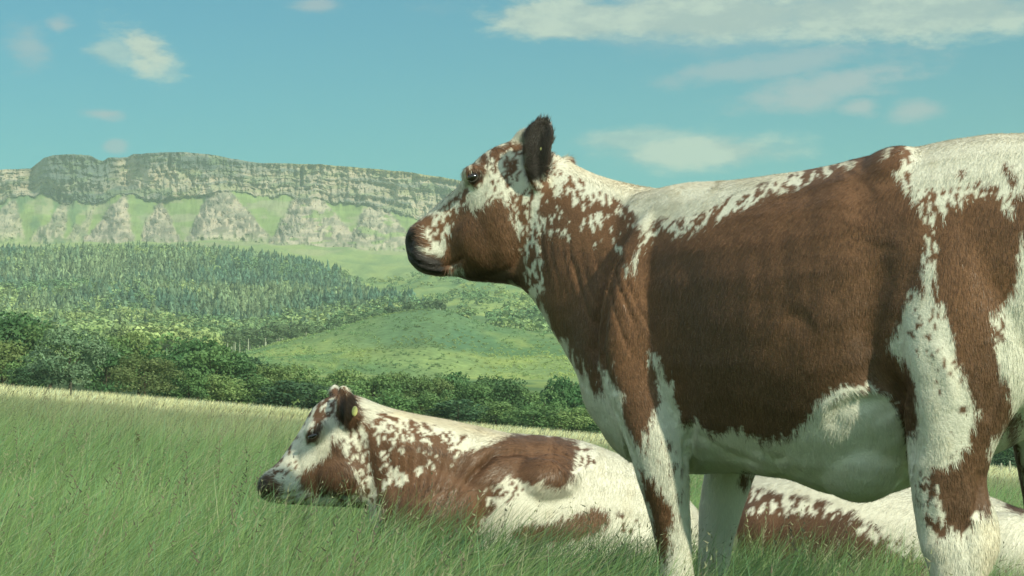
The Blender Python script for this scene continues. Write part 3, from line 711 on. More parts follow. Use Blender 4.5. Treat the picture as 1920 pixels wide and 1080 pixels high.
def finish(me, coat, parent, nhair, hlen, name_fur, cream=None, bald=None, zmin=-9):
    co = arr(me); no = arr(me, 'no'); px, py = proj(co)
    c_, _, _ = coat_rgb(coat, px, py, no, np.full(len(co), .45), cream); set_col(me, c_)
    me.materials.clear(); me.materials.append(M_hide)
    me.polygons.foreach_set('use_smooth', np.ones(len(me.polygons), bool))
    body = link('body', me, None, parent)
    # hair
    me.calc_loop_triangles(); T_ = np.empty(len(me.loop_triangles)*3, np.int32); me.loop_triangles.foreach_get('vertices', T_); T_ = T_.reshape(-1, 3)
    A, B, C_ = co[T_[:, 0]], co[T_[:, 1]], co[T_[:, 2]]; ar = np.linalg.norm(np.cross(B-A, C_-A), axis=1)*.5
    nf = no[T_[:, 0]]; wgt = ar*np.where(nf[:, 1] < .3, 1.0, .35)*(A[:, 2] > zmin)
    k_ = np.searchsorted(np.cumsum(wgt)/wgt.sum(), RNG.random(nhair)); k_ = np.clip(k_, 0, len(T_)-1)
    u = RNG.random(nhair); v = RNG.random(nhair); m = u+v > 1; u[m] = 1-u[m]; v[m] = 1-v[m]; u = u[:, None]; v = v[:, None]
    p = A[k_]*(1-u-v)+B[k_]*u+C_[k_]*v
    n = nrm(no[T_[k_, 0]]*(1-u-v)+no[T_[k_, 1]]*u+no[T_[k_, 2]]*v)
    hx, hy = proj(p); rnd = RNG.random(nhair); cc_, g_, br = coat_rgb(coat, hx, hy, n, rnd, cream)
    if bald is not None:
        keep = bald(hx, hy) < RNG.random(nhair); p, n, cc_, g_, hx, hy, rnd = p[keep], n[keep], cc_[keep], g_[keep], hx[keep], hy[keep], rnd[keep]
    N_ = len(p)
    f3 = np.stack([g_[:, 4], np.zeros(N_), -g_[:, 5]], -1); f3 = f3 + RNG.normal(size=(N_, 3))*.14
    tg = nrm(f3-n*(f3*n).sum(1)[:, None]); lift = .07+.11*RNG.random((N_, 1)); d = nrm(tg+n*lift)
    L = hlen*(.6+.7*RNG.random((N_, 1)))*(1-.45*smooth(.2, 1, g_[:, 2:3])); W = .0019*(.7+.6*RNG.random((N_, 1)))
    sd = nrm(np.cross(d, n)); p0 = p-n*.001
    V = np.stack([p0-sd*W*.5, p0+sd*W*.5, p0+d*L+n*.0*L], 1).reshape(-1, 3)
    mf = new_mesh(name_fur, V, np.arange(3*N_).reshape(-1, 3), np.full(N_, 3), np.repeat(cc_, 3, 0), True)
    nn_ = nrm(n+RNG.normal(size=n.shape)*.10)
    mf.normals_split_custom_set_from_vertices(np.repeat(nn_, 3, 0).tolist())
    link('hair', mf, M_fur, body, kind='stuff')
    return body
def lens_mesh(name, c_, ax, up, dep, th_=12):
    """small flattened ellipsoid with half axes ax, up, dep"""
    V = []; Fq = []
    for i in range(7):
        a = math.pi*i/6
        for j in range(th_):
            b = 2*math.pi*j/th_; V.append(np.array(c_)+np.array(ax)*math.sin(a)*math.cos(b)+np.array(up)*math.sin(a)*math.sin(b)+np.array(dep)*math.cos(a))
    Fq = grid_faces(7, th_, True); return new_mesh(name, V, Fq, np.full(len(Fq), 4), None, True)
M_eye = mat_flat('eyeball', (.012, .008, .006), .08, .6, 1.0); M_tag = mat_flat('tag_plastic', (.60, .58, .22), .45, .4); M_hoof = mat_flat('horn', (.05, .04, .032), .5, .3)
def eye_at(px, py, Yd, r, parent, ax=(1, 0), k=.75):
    c_ = P(px, py, Yd); a = math.radians(ax[0])
    m_ = lens_mesh('eye', c_, (r*math.cos(a), 0, -r*math.sin(a)), (r*k*math.sin(a), 0, r*k*math.cos(a)), (0, -r*.75, 0), 16)
    return link('eye', m_, M_eye, parent)

# ---- standing cow ------------------------------------------------
SHY = 5.25
def dep(px): return np.interp(px, [700, 1000, 1150, 1300, 1650, 2150], [5.52, 5.42, 5.32, 5.22, 4.92, 4.55])
def tors(px, top, bot, hw, e=2.35, dpx=0): return (px, top, px+dpx, bot, float(dep(px)), hw, e)
pieces = [
 two_pt([tors(1120, 520, 770, .07), tors(1150, 430, 835, .14), tors(1195, 368, 872, .17), tors(1250, 352, 885, .215), tors(1310, 342, 888, .262, 2.3), tors(1400, 338, 888, .31, 2.3),
         tors(1500, 325, 902, .345, 2.3), tors(1580, 312, 930, .355, 2.3), tors(1650, 296, 930, .355), tors(1720, 282, 905, .34), tors(1790, 268, 880, .33), tors(1860, 256, 850, .31),
         tors(1930, 252, 810, .29), tors(2010, 256, 760, .26), tors(2080, 285, 690, .20), tors(2130, 350, 600, .11)]),
 # neck
 two_pt([(985, 275, 968, 530, 5.45, .075), (1030, 285, 985, 548, 5.44, .085), (1075, 306, 1010, 575, 5.42, .10), (1130, 330, 1040, 625, 5.38, .125), (1195, 347, 1078, 690, 5.34, .15),
         (1260, 358, 1112, 760, 5.3, .18), (1320, 362, 1150, 810, 5.26, .20)], 2.1),
 # head
 two_pt([(758, 452, 763, 478, 5.52, .030), (766, 430, 774, 497, 5.52, .058), (784, 414, 797, 511, 5.52, .066), (806, 396, 823, 515, 5.52, .062), (834, 372, 850, 518, 5.51, .060),
         (860, 350, 884, 527, 5.5, .068), (880, 318, 922, 530, 5.49, .085), (903, 294, 950, 532, 5.48, .098), (938, 272, 975, 540, 5.47, .100), (975, 262, 1000, 550, 5.46, .085), (1012, 268, 1030, 550, 5.45, .06)], 2.5),
 axis_tube([(772, 476, 14, 5.50, 2.2), (795, 496, 17, 5.5, 2.4), (826, 505, 14, 5.5, 2.4), (850, 505, 12, 5.5, 2.4)]),   # lower lip and chin
 ball(884, 326, 5.40, 22, 17, .035, -.5), ball(886, 328, 5.57, 22, 17, .035, -.5), ball(925, 440, 5.44, 75, 70, .050), ball(1000, 262, 5.46, 40, 22, .06),        # brow, jowl, poll
 # near ear, far ear
 two_pt([(996, 352, 1014, 352, 5.36, .022), (985, 326, 1029, 330, 5.34, .020), (979, 296, 1034, 300, 5.325, .017), (980, 262, 1038, 266, 5.315, .014), (992, 236, 1040, 240, 5.31, .012), (1010, 220, 1030, 222, 5.31, .010)], 2.0),
 two_pt([(1025, 315, 1040, 340, 5.54, .03), (1040, 303, 1058, 335, 5.60, .022), (1056, 294, 1074, 322, 5.66, .018), (1066, 292, 1079, 306, 5.70, .01)], 2.0),
 # brisket
 two_pt([(1070, 610, 1058, 650, 5.34, .03), (1110, 600, 1088, 705, 5.32, .06), (1150, 600, 1102, 765, 5.3, .09), (1190, 610, 1140, 820, 5.26, .12), (1240, 650, 1190, 870, 5.22, .14)], 2.0),
 # shoulder and near fore leg
 axis_tube([(1255, 395, 34, 5.14, .7), (1242, 450, 62, 5.10, .65), (1222, 530, 80, 5.08, .6), (1205, 610, 82, 5.07, .62), (1200, 680, 76, 5.07, .7), (1216, 760, 68, 5.055, .8), (1234, 830, 58, 5.03, .85), (1243, 890, 50, 5.03, .9),
            (1253, 950, 41, 5.04, .95), (1262, 1010, 35, 5.05), (1268, 1060, 31, 5.05), (1271, 1095, 33, 5.05), (1273, 1140, 24, 5.05), (1273, 1250, 19, 5.06), (1272, 1310, 23, 5.06), (1266, 1345, 22, 5.05)]),
 axis_tube([(1400, 780, 60, 5.42, .7), (1378, 850, 50, 5.42, .8), (1362, 910, 44, 5.42, .85), (1350, 960, 40, 5.42), (1342, 1020, 33, 5.42), (1338, 1070, 30, 5.42), (1336, 1110, 26, 5.42), (1334, 1240, 19, 5.42), (1334, 1290, 22, 5.42), (1328, 1320, 21, 5.41)]),
 # hip, thigh and near hind leg
 ball(1684, 362, 4.78, 92, 88, .16, -.3), ball(1850, 330, 4.72, 130, 70, .16),
 axis_tube([(1870, 330, 90, 4.66, .8), (1850, 450, 140, 4.60, .62), (1838, 570, 150, 4.57, .58), (1820, 670, 138, 4.56, .6), (1795, 760, 105, 4.56, .68), (1782, 830, 84, 4.57, .75), (1778, 890, 74, 4.57, .72), (1784, 940, 72, 4.57, .65),
            (1797, 990, 77, 4.57, .55), (1800, 1030, 74, 4.56, .52), (1796, 1070, 58, 4.56, .6), (1790, 1120, 40, 4.56, .8), (1786, 1230, 30, 4.56), (1786, 1340, 30, 4.56), (1778, 1400, 36, 4.55), (1764, 1440, 34, 4.54)]),
 axis_tube([(1990, 560, 150, 4.92, .5), (1980, 680, 120, 4.92, .6), (1966, 770, 80, 4.92, .7), (1964, 850, 62, 4.92, .75), (1972, 930, 55, 4.92, .7), (1985, 1000, 62, 4.92, .55), (1985, 1050, 50, 4.92, .6), (1975, 1120, 34, 4.92), (1968, 1280, 27, 4.92), (1962, 1350, 30, 4.92), (1950, 1385, 30, 4.91)]),
 # belly pouch and udder
 ball(1612, 842, 4.84, 96, 100, .16, .15), ball(1500, 835, 5.0, 130, 62, .20, -.05),
 two_pt([(1850, 640, 1850, 800, 4.74, .10), (1900, 640, 1896, 765, 4.74, .12), (1960, 640, 1955, 780, 4.74, .12), (2010, 640, 2000, 740, 4.74, .08)], 2.0),
 # tail
 axis_tube([(2100, 300, 26, 4.58), (2150, 340, 24, 4.55), (2170, 460, 18, 4.55), (2172, 700, 14, 4.55), (2168, 900, 12, 4.55), (2166, 1020, 24, 4.55), (2166, 1120, 6, 4.55)]),
]
me = union('cow_body', pieces, .0085, 7)
W1 = [(x, y) for x, y in [(1030, 430), (1034, 520), (1045, 590), (1070, 640)]]
folds = []
for i in range(13):
    x = 1018+i*12+random.uniform(-5, 5); y0 = 415+i*5+random.uniform(-15, 45); L = random.uniform(90, 200); sl = .10+i*.022
    folds.append(([(x, y0), (x+L*.3*sl+random.uniform(-3, 3), y0+L*.33), (x+L*.75*sl+random.uniform(-4, 4), y0+L*.66), (x+L*1.2*sl, y0+L)], random.uniform(2.6, 5), random.uniform(.0018, .0046)))
sculpt(me, folds+[
 ([(758, 476), (780, 492), (800, 499), (822, 501), (845, 494), (866, 484)], 3.2, .010, 1), ([(774, 444), (765, 452), (766, 462)], 5, .014, 1), ([(800, 470), (830, 478)], 12, -.004, 1), ([(770, 470), (762, 476)], 4, .003),
 ([(870, 520), (920, 518), (960, 500), (990, 450), (1000, 390)], 9, .006), ([(858, 360), (840, 400), (830, 440)], 10, .004), ([(884, 345), (870, 352), (862, 362)], 5, .004),
 ([(870, 322), (884, 314), (902, 318), (908, 330)], 4, -.005), ([(872, 345), (888, 350), (902, 342)], 4, -.004),
 ([(1010, 335), (1008, 300), (1012, 262), (1020, 238)], 15, .016, 1), ([(983, 330), (982, 290), (984, 258), (998, 232), (1020, 220)], 4, -.006, 1), ([(1034, 320), (1037, 280), (1039, 245)], 4, -.004, 1),
 ([(1165, 470), (1140, 540), (1122, 600), (1118, 650), (1130, 700), (1150, 740)], 12, .018),
 ([(1285, 470), (1290, 560), (1284, 640), (1280, 720), (1284, 800), (1290, 860)], 26, .010), ([(1290, 790), (1292, 850), (1292, 890)], 8, .018),
 ([(1120, 690), (1150, 770), (1180, 840), (1200, 890)], 6, .008), ([(1200, 560), (1215, 640), (1235, 720), (1240, 790)], 16, -.006),
 ([(1592, 380), (1602, 350), (1612, 325)], 22, .004), ([(1600, 410), (1620, 370), (1640, 350)], 22, .005),
 ([(1660, 450), (1640, 540), (1630, 620), (1640, 690), (1668, 740), (1690, 800), (1700, 870)], 32, .024), ([(1672, 700), (1690, 760), (1702, 830), (1706, 890)], 7, .016),
 ([(1540, 800), (1548, 762), (1580, 738), (1625, 730), (1662, 745), (1682, 790)], 8, -.006), ([(1560, 800), (1572, 768), (1600, 756), (1640, 758), (1664, 790)], 16, .009),
 ([(1430, 850), (1450, 862), (1475, 858)], 10, .006), ([(1300, 810), (1380, 858), (1460, 880)], 8, .006),
 ([(1380, 430), (1378, 560), (1388, 690)], 14, .0016), ([(1425, 420), (1424, 560), (1434, 700)], 14, .0016), ([(1470, 410), (1470, 560), (1480, 710)], 14, .0016), ([(1515, 400), (1518, 560), (1525, 690)], 14, .0016),
 ([(1750, 640), (1775, 700), (1790, 770)], 16, -.006), ([(1842, 880), (1838, 930), (1830, 970)], 9, .014), ([(1812, 960), (1806, 1000), (1815, 1050)], 8, .007), ([(1760, 880), (1756, 940), (1765, 990)], 10, -.005),
 ([(1880, 640), (1870, 720), (1850, 790)], 12, .008), ([(1470, 585), (1500, 600), (1520, 590)], 22, .006),
], 5)
co = arr(me); pxv, pyv = proj(co); nv = arr(me, 'no')
co += nv*((fbm(pxv/60, pyv/60, 3, 91)-.5)*.005)[:, None]; me.vertices.foreach_set('co', co.astype(np.float32).ravel()); me.update()
BR = [
 [(1002,430),(1040,395),(1075,392),(1110,402),(1150,425),(1192,420),(1200,458),(1178,505),(1211,448),(1230,418),(1262,425),(1300,430),(1362,389),(1420,362),(1487,338),(1550,318),(1600,300),(1612,284),(1650,268),(1699,268),(1706,290),(1700,345),(1723,395),(1752,400),(1771,389),(1790,357),(1834,347),(1867,374),(1896,398),(1925,340),(1960,380),(1955,450),(1918,440),(1908,520),(1890,570),(1862,610),(1858,640),(1866,665),(1888,715),(1893,755),(1870,810),(1858,860),(1860,966),(1835,966),(1802,1008),(1791,992),(1758,1010),(1735,960),(1724,930),(1742,880),(1774,876),(1806,850),(1822,782),(1800,722),(1796,682),(1776,662),(1775,600),(1757,560),(1750,500),(1740,470),(1732,488),(1728,540),(1705,580),(1676,612),(1670,652),(1700,694),(1720,742),(1724,790),(1706,835),(1700,860),(1690,800),(1664,742),(1640,724),(1582,722),(1545,735),(1526,762),(1510,790),(1480,815),(1440,828),(1420,817),(1370,805),(1340,817),(1300,792),(1285,790),(1274,768),(1262,722),(1240,690),(1222,662),(1224,700),(1236,742),(1226,790),(1210,812),(1203,846),(1190,822),(1175,782),(1164,745),(1150,712),(1132,684),(1128,738),(1118,736),(1100,700),(1084,682),(1060,640),(1030,600),(1006,560),(1000,500)],
 [(860,383),(842,418),(835,453),(828,474),(812,472),(793,470),(808,462),(800,439),(784,416),(762,430),(752,450),(755,480),(775,500),(800,515),(828,520),(840,508),(856,495),(870,500),(850,515),(870,532),(940,534),(986,548),(1000,536),(986,499),(979,446),(965,397),(937,372),(930,369),(909,383),(881,390)],
 [(876,344),(872,330),(880,312),(905,290),(935,274),(962,262),(958,285),(935,300),(915,312),(920,325),(905,345),(888,352)],
 [(1197,878),(1212,885),(1235,912),(1255,930),(1270,925),(1272,935),(1258,945),(1268,960),(1264,980),(1252,990),(1248,1040),(1236,1060),(1226,1030),(1218,965)],
 [(1798,322),(1806,312),(1816,316),(1808,330)], [(1882,308),(1890,306),(1890,318),(1883,320)],[(1893,332),(1900,330),(1900,350),(1894,350)],
 [(1236,860),(1256,855),(1256,866),(1240,868)], [(1260,868),(1276,862),(1274,876),(1262,880)], [(1250,825),(1262,832),(1256,842)],[(1392,890),(1410,888),(1400,915),(1390,912)],
 [(1890,790),(1905,780),(1915,860),(1935,1040),(1905,1060)],
 [(976,262),(985,235),(1010,214),(1042,218),(1046,262),(1036,312),(1016,345),(990,340),(976,310)], [(1060,282),(1085,286),(1088,308),(1070,304)],
]
WH = [[(1700,300),(1712,298),(1706,320)], [(1660,278),(1672,280),(1664,290)], [(1678,322),(1690,318),(1684,340)], [(1790,700),(1832,775),(1815,780)]]
SPK = [([(1005,330),(1040,318),(1075,328),(1120,350),(1165,372),(1200,390),(1190,405),(1100,385),(1040,375),(1010,380)], .5, 15, 8),([(1010,375),(1040,370),(1100,382),(1190,400),(1200,430),(1170,480),(1120,470),(1075,460),(1030,450),(1010,420)], 10, 16, 10),
       ([(955,360),(1005,345),(1018,400),(1018,460),(1022,540),(1008,562),(985,545),(985,470),(968,410)], 1.5, 14, 7),
       ([(915,305),(965,268),(985,270),(985,330),(960,350),(935,372),(905,375),(915,340)], .5, 13, 6),
       ([(790,412),(830,382),(872,348),(880,356),(862,392),(845,430),(820,455),(805,445)], 1, 12, 4),
       ([(950,520),(985,540),(1005,556),(975,552),(940,536)], -2, 13, 5),
       ([(1196,440),(1240,410),(1300,400),(1380,365),(1470,330),(1560,305),(1600,298),(1600,315),(1540,335),(1440,372),(1360,410),(1300,432),(1240,450),(1206,470)], -1, 15, 12),
       ([(1725,395),(1755,395),(1762,490),(1728,500)], 4, 12, 8), ([(1720,340),(1770,345),(1900,345),(1905,390),(1830,375),(1760,400),(1725,395)], 0, 14, 8),
       ([(1700,530),(1770,580),(1800,700),(1825,790),(1790,860),(1760,800),(1745,700),(1694,645)], -12, 15, 12),
       ([(1720,880),(1760,880),(1775,980),(1750,1010),(1730,960)], 0, 14, 8), ([(1855,585),(1880,590),(1890,640),(1866,650)], 0, 11, 8),
       ([(1690,270),(1712,275),(1712,350),(1700,360),(1690,330)], 2, 11, 6)]
DK = [([(750,448),(760,428),(776,420),(784,440),(790,466),(800,478),(826,484),(836,500),(830,520),(800,520),(770,505),(752,485)], .97, 7),
      ([(876,326),(890,316),(906,322),(905,338),(890,347),(876,342)], .75, 4), ([(976,255),(990,226),(1015,214),(1040,222),(1042,262),(1030,318),(1012,342),(990,335),(978,305)], .95, 7),  # ear: shadow of the hollow put into its dark coat colour
      ([(840,510),(880,500),(950,505),(985,525),(960,540),(870,534)], .62, 14), ([(1012,255),(1040,225),(1044,262),(1034,300)], .5, 8)]  # jaw underside: shadow put into the coat colour
FLOW = [(780,450,200),(860,420,60),(930,450,60),(950,330,70),(990,430,80),(1020,280,-80),(1050,360,70),(1060,500,88),(1120,400,75),(1100,560,85),(1150,430,75),(1200,400,115),(1200,600,95),(1180,760,70),(1250,420,125),(1300,400,132),
        (1400,360,145),(1500,340,150),(1400,500,105),(1500,520,95),(1500,700,85),(1400,780,95),(1600,330,140),(1640,420,80),(1600,600,85),(1620,850,95),(1700,700,60),(1750,300,90),(1750,560,85),(1760,800,70),(1850,300,92),(1850,560,85),
        (1830,750,80),(1800,950,85),(1860,1020,75),(1260,850,90),(1250,1000,88),(1350,950,92),(1300,330,20),(1500,312,15),(1920,650,80),(1600,740,40),(1560,780,110)]
coat1 = Coat((700, 180, 2200, 1460), 3, BR, WH, SPK, DK, FLOW, 13, 3); coat1.tone = np.array([.97, .96, .93])
def cream_sun1(px, py): 
    t_ = np.interp(px, [1000, 1090, 1150, 1250, 1400, 1600, 1700, 1824, 1920], [262, 300, 326, 346, 330, 300, 270, 248, 240])
    return np.maximum(.75*np.exp(-((py-t_)/26)**2)*smooth(1040, 1080, px)*smooth(1260, 1180, px), .35*np.exp(-((py-t_)/16)**2)) + .45*smooth(955, 985, py)*smooth(1820, 1850, px)*smooth(1900, 1880, px)  # cream along the topline; hock term puts warm sunlight into the coat
cow = empty('cow', tuple(P(1500, 1340, 5.0)), 'standing brown and white cow with its head raised, looking left', 'cow', 'brown and white cattle in the meadow')
def keep_world(o): o.matrix_parent_inverse = o.parent.matrix_world.inverted() if False else o.matrix_parent_inverse
bpy.context.view_layer.update()
def bald1(px, py): return .92*smooth(-4, 8, sdf(px, py, DK[0][0])) + 0
kids = []
root = cow
b1 = finish(me, coat1, root, 360000, .020, 'cow_hair', cream_sun1, bald1, .02)
eye_at(886, 332, 5.376, .018, root, (-18, 0)); eye_at(886, 333, 5.594, .018, root, (-18, 0))
def tag_piece(px, py, Yd, w, h, parent, rot=0):
    k = Yd/F; a = math.radians(rot)
    return link('ear_tag', lens_mesh('ear_tag', P(px, py, Yd), (w*k*math.cos(a), 0, -w*k*math.sin(a)), (h*k*math.sin(a), 0, h*k*math.cos(a)), (0, -.004, 0), 14), M_tag, parent)
tag_piece(1016, 277, 5.321, 4, 7, root, 20)  # small solid disc standing in for a glint on the ear
def hoof(px, py, Yd, r, parent):
    for s in (-1, 1):
        k = Yd/F; c0 = P(px-6, py+10, Yd)+np.array([0, s*r*.42, 0]); st = []
        for i, (q, dx, w) in enumerate([(0, 0, .7), (.5, -.25, .95), (1, -.5, 1.1)]):
            st.append(np.concatenate([c0+np.array([dx*r, 0, -q*r*1.5]), np.array([w*r, 0, 0]), np.array([0, w*r*.42, 0]), [2.4]]))
        v, f = loft(st, 14); m_ = bpy.data.meshes.new('hoof'); m_.from_pydata(v.tolist(), [], f); link('hoof', m_, M_hoof, parent)
for h_ in ((1262, 1345, 5.05, .045), (1326, 1318, 5.41, .045), (1762, 1440, 4.54, .045), (1948, 1385, 4.91, .045)): hoof(*h_, root)

# ---- resting cow on the left ---------------------------------------
def d2(px): return float(np.interp(px, [480, 700, 900, 1300], [6.55, 6.6, 6.75, 7.35]))
def t2r(a, b, c_, d_, hw, e=2.2): return (a, b, c_, d_, d2((a+c_)/2), hw, e)
pieces = [
 two_pt([t2r(482, 908, 488, 932, .035), t2r(496, 888, 506, 942, .065), t2r(522, 865, 540, 946, .070), t2r(547, 830, 580, 948, .072), t2r(568, 797, 616, 950, .082), t2r(586, 765, 660, 952, .100), t2r(612, 745, 700, 956, .105), t2r(640, 740, 740, 950, .09)], 2.5),
 ball(590, 806, d2(590)-.085, 26, 18, .035, -.9), ball(640, 890, d2(640)-.06, 52, 46, .06),
 two_pt([t2r(628, 735, 690, 950, .085), t2r(665, 740, 705, 965, .11), t2r(715, 760, 740, 990, .15), t2r(768, 774, 790, 1030, .19), t2r(830, 785, 850, 1070, .23), t2r(895, 800, 900, 1110, .27), t2r(950, 814, 960, 1140, .30)], 2.1),
 two_pt([t2r(860, 850, 860, 1080, .14), t2r(905, 818, 905, 1120, .26), t2r(950, 812, 950, 1160, .32), t2r(1000, 815, 1000, 1170, .36), t2r(1050, 820, 1050, 1170, .38), t2r(1100, 838, 1100, 1165, .40), t2r(1150, 863, 1150, 1160, .40), t2r(1195, 892, 1195, 1155, .36), t2r(1240, 930, 1240, 1145, .28), t2r(1275, 985, 1275, 1130, .16)], 2.2),
 ball(1010, 900, d2(1010)-.27, 78, 52, .13, -.1), ball(800, 960, d2(800)-.14, 110, 90, .10), ball(1120, 1010, d2(1120)-.28, 130, 60, .16, .1),
 # ears
 two_pt([(636, 724, 650, 722, 6.50, .014), (630, 740, 666, 744, 6.48, .016), (628, 765, 678, 776, 6.47, .017), (634, 788, 676, 794, 6.48, .017), (650, 806, 664, 806, 6.50, .014)], 2.0),
 two_pt([(622, 748, 640, 745, 6.66, .02), (616, 738, 636, 730, 6.72, .02), (624, 730, 636, 724, 6.78, .015)], 2.0),
 # folded fore leg resting in the grass
 axis_tube([(900, 1040, 50, 6.6), (830, 1090, 42, 6.5), (760, 1110, 30, 6.45), (800, 1130, 26, 6.42), (870, 1135, 24, 6.42)]),
]
me = union('resting_cow_body', pieces, .010, 6)
sculpt(me, [
 ([(488, 925), (520, 932), (552, 928), (575, 915)], 3, .006), ([(492, 902), (488, 910), (492, 918)], 4, .010),
 ([(572, 812), (585, 806), (598, 812), (600, 822)], 4, -.006), ([(572, 826), (585, 830), (598, 826)], 4, .004),
 ([(640, 735), (641, 760), (640, 795)], 5, .012, 1), ([(655, 745), (662, 770), (660, 795)], 8, .004, 1),
 ([(600, 935), (650, 930), (690, 890), (690, 830)], 9, .007), ([(556, 840), (562, 880), (550, 905)], 7, .005),
 ([(895, 880), (930, 850), (980, 845), (1040, 850), (1075, 880), (1068, 915)], 8, .020), ([(880, 850), (850, 900), (820, 960)], 12, .012), ([(930, 905), (915, 950), (895, 990)], 9, .014),
]+[([(720+i*22, 830+i*4), (735+i*16, 880+i*6), (745+i*8, 940)], 4.5, .008) for i in range(7)]+[([(900+i*10, 870-i*8), (870+i*10, 905-i*8), (840+i*8, 950-i*6)], 4.5, .006) for i in range(5)], 6)
BR2 = [
 [(691,834),(684,800),(700,812),(720,779),(745,800),(770,806),(795,806),(816,803),(836,815),(875,822),(876,843),(905,843),(947,823),(971,814),(1015,808),(1062,818),(1099,842),(1090,862),(1071,860),(1073,888),(1054,919),(1020,905),(980,916),(960,892),(945,900),(930,919),(937,947),(904,976),(880,1120),(700,1120),(713,957),(698,906)],
 [(626,826),(616,852),(593,870),(556,896),(572,925),(560,950),(680,950),(676,906),(662,877),(642,849),(640,830)],
 [(570,820),(580,804),(600,798),(600,815),(594,830),(578,834)], [(478,905),(500,890),(515,893),(530,906),(534,945),(470,945)],
 [(961,1002),(985,985),(1027,983),(1060,970),(1093,958),(1110,950),(1146,957),(1140,975),(1127,991),(1082,1012),(1030,1020),(985,1023)],
 [(626,728),(642,720),(668,742),(680,778),(664,806),(648,800),(626,778)], [(612,735),(636,722),(640,745),(618,750)]]
SP2 = [([(700,830),(760,835),(870,850),(850,890),(780,905),(715,930)], 8, 17, 8),([(560,800),(586,756),(612,742),(632,745),(632,770),(612,785),(590,795),(570,825)], 1, 13, 5), ([(640,800),(668,800),(690,840),(694,900),(700,945),(682,945),(678,900),(660,870),(640,835)], 1, 14, 6),
       ([(500,870),(560,800),(566,830),(560,880),(540,900),(520,890)], -3.5, 13, 5), ([(690,780),(730,770),(790,790),(880,815),(890,840),(860,850),(800,830),(720,830),(690,830)], -1, 17, 8),
       ([(905,915),(985,895),(1000,925),(950,945),(910,950)], -3, 14, 8), ([(1150,955),(1200,960),(1210,1000),(1160,1010)], -4, 13, 8), ([(1075,825),(1115,845),(1120,870),(1080,880)], -4, 12, 8), ([(540,915),(600,925),(690,930),(690,955),(540,955)], 0, 13, 5)]
DK2 = [([(478,905),(492,893),(506,896),(508,920),(500,940),(470,940)], .7, 5), ([(636,735),(645,735),(646,790),(638,795)], .8, 4), ([(575,808),(600,802),(600,808),(578,816)], .6, 3)]
FL2 = [(500,900,200),(570,860,115),(600,780,100),(650,860,60),(700,840,70),(740,870,65),(800,850,60),(860,840,120),(850,900,130),(900,870,140),(700,760,10),(850,790,12),(950,840,150),(1000,830,175),(1060,840,30),(1000,900,130),(960,960,140),(1100,900,120),(1150,960,120),(1000,1000,120)]
coat2 = Coat((440, 690, 1340, 1200), 3, BR2, [], SP2, DK2, FL2, 8, 13); coat2.tone = np.array([.84, .84, .84])
def cream2(px, py):
    t_ = np.interp(px, [640, 713, 767, 821, 893, 965], [732, 759, 771, 778, 795, 815]); return .55*np.exp(-((py-t_-8)/14)**2)*smooth(680, 760, px)*smooth(1010, 950, px)
cow2 = empty('cow', tuple(P(900, 1180, 6.7)), 'brown and white cow lying in the grass with its chin low, yellow ear tag', 'cow', 'brown and white cattle in the meadow')
finish(me, coat2, cow2, 150000, .024, 'resting_cow_hair', cream2, None, .1)
link('eye', lens_mesh('eye', P(586, 818, d2(586)-.125), (.016, 0, .006), (-.003, 0, .007), (0, -.008, 0)), M_eye, cow2)
tag_piece(665, 771, 6.438, 5.5, 10, cow2, 6)

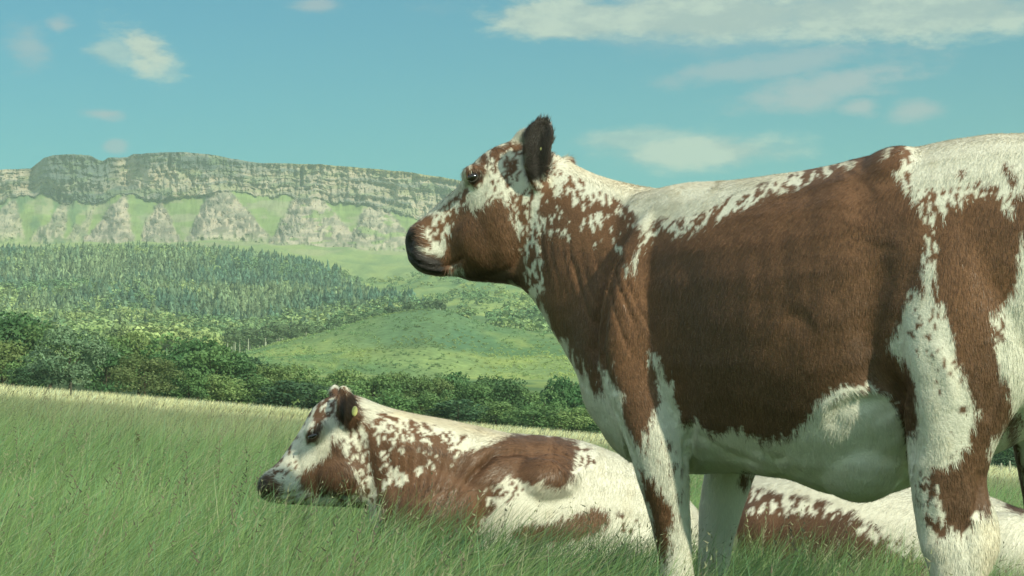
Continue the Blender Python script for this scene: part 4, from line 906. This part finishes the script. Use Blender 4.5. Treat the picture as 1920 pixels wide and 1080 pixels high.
# ---- resting cow behind the legs ------------------------------------
def d3(px): return float(np.interp(px, [1340, 2300], [7.6, 6.9]))
def t3(px, top, bot, hw): return (px, top, px, bot, d3(px), hw, 2.2)
pieces = [two_pt([t3(1322, 990, 1120, .10), t3(1345, 935, 1150, .22), t3(1385, 893, 1170, .32), t3(1450, 876, 1180, .38), t3(1530, 872, 1180, .42), t3(1620, 880, 1180, .43), t3(1700, 893, 1185, .42), t3(1780, 908, 1190, .40), t3(1850, 930, 1195, .37), t3(1910, 955, 1200, .33), t3(1960, 975, 1200, .28)]),
 two_pt([t3(1900, 950, 1190, .26), t3(1970, 960, 1170, .18), t3(2050, 920, 1110, .13), t3(2110, 890, 1070, .11)], 2.1),
 two_pt([(2090, 880, 2070, 1030, d3(2110), .09), (2130, 880, 2110, 1050, d3(2110), .11), (2180, 910, 2160, 1070, d3(2150), .09), (2230, 955, 2215, 1085, d3(2200), .07), (2275, 1000, 2265, 1090, d3(2250), .06), (2290, 1030, 2285, 1075, d3(2250), .03)], 2.4),
 ball(1480, 1010, d3(1480)-.26, 120, 80, .14, .1), ball(1880, 1040, d3(1880)-.22, 110, 80, .14),
 axis_tube([(2080, 900, 16, 6.9), (2060, 890, 26, 6.8, .4), (2040, 890, 10, 6.75, .4)]), axis_tube([(2090, 885, 16, 7.1), (2085, 860, 24, 7.2, .4), (2075, 845, 10, 7.25, .4)])]
me = union('hidden_cow_body', pieces, .014, 5)
BR3 = [[(1340,905),(1404,917),(1441,928),(1480,935),(1527,945),(1560,955),(1592,962),(1624,982),(1665,1006),(1706,1026),(1735,1050),(1740,1120),(1400,1120),(1380,1000)], [(1868,930),(1915,945),(1930,966),(1900,958)]]
SP3 = [([(1385,910),(1440,918),(1530,935),(1600,955),(1560,975),(1480,975),(1400,970)], 2, 17, 12), ([(1600,960),(1730,1030),(1720,1060),(1600,1000)], 0, 14, 8)]
coat3 = Coat((1300, 820, 2320, 1220), 3, BR3, [], SP3, [], [(1400,940,100),(1500,950,118),(1600,980,125),(1700,1020,120),(1700,950,120),(1880,980,125)], 8, 23); coat3.tone = np.array([.84, .84, .84])
cow3 = empty('cow', tuple(P(1650, 1180, 7.3)), 'white backed cow lying in the grass behind the legs of the standing cow', 'cow', 'brown and white cattle in the meadow')
finish(me, coat3, cow3, 90000, .030, 'hidden_cow_hair', None, None, .1)
bpy.context.view_layer.update()
for r_ in (cow, cow2, cow3):
    for ch in r_.children: ch.matrix_parent_inverse = r_.matrix_world.inverted()
# ------------------------------------------------------------------ haze
hb = []
for sx in (-1, 1):
    for sy in (0, 1):
        for sz in (0, 1): hb.append((sx*3600, (-2600, 3700)[sy], (-40, 480)[sz]))
hf = [(0,1,3,2),(4,6,7,5),(0,4,5,1),(2,3,7,6),(0,2,6,4),(1,5,7,3)]
me = bpy.data.meshes.new('haze'); me.from_pydata(hb, [], hf)
mh = bpy.data.materials.new('haze'); mh.use_nodes = True; q = NT(mh.node_tree); q.N.clear()
o_ = q.node('ShaderNodeOutputMaterial'); pv = q.node('ShaderNodeVolumePrincipled')
pv.inputs['Color'].default_value = (.78, .97, .90, 1); pv.inputs['Density'].default_value = .00018; pv.inputs['Anisotropy'].default_value = .1
q.L.new(pv.outputs[0], o_.inputs['Volume'])
link('haze', me, mh, kind='stuff', label='thin pale haze over the whole valley', category='haze')
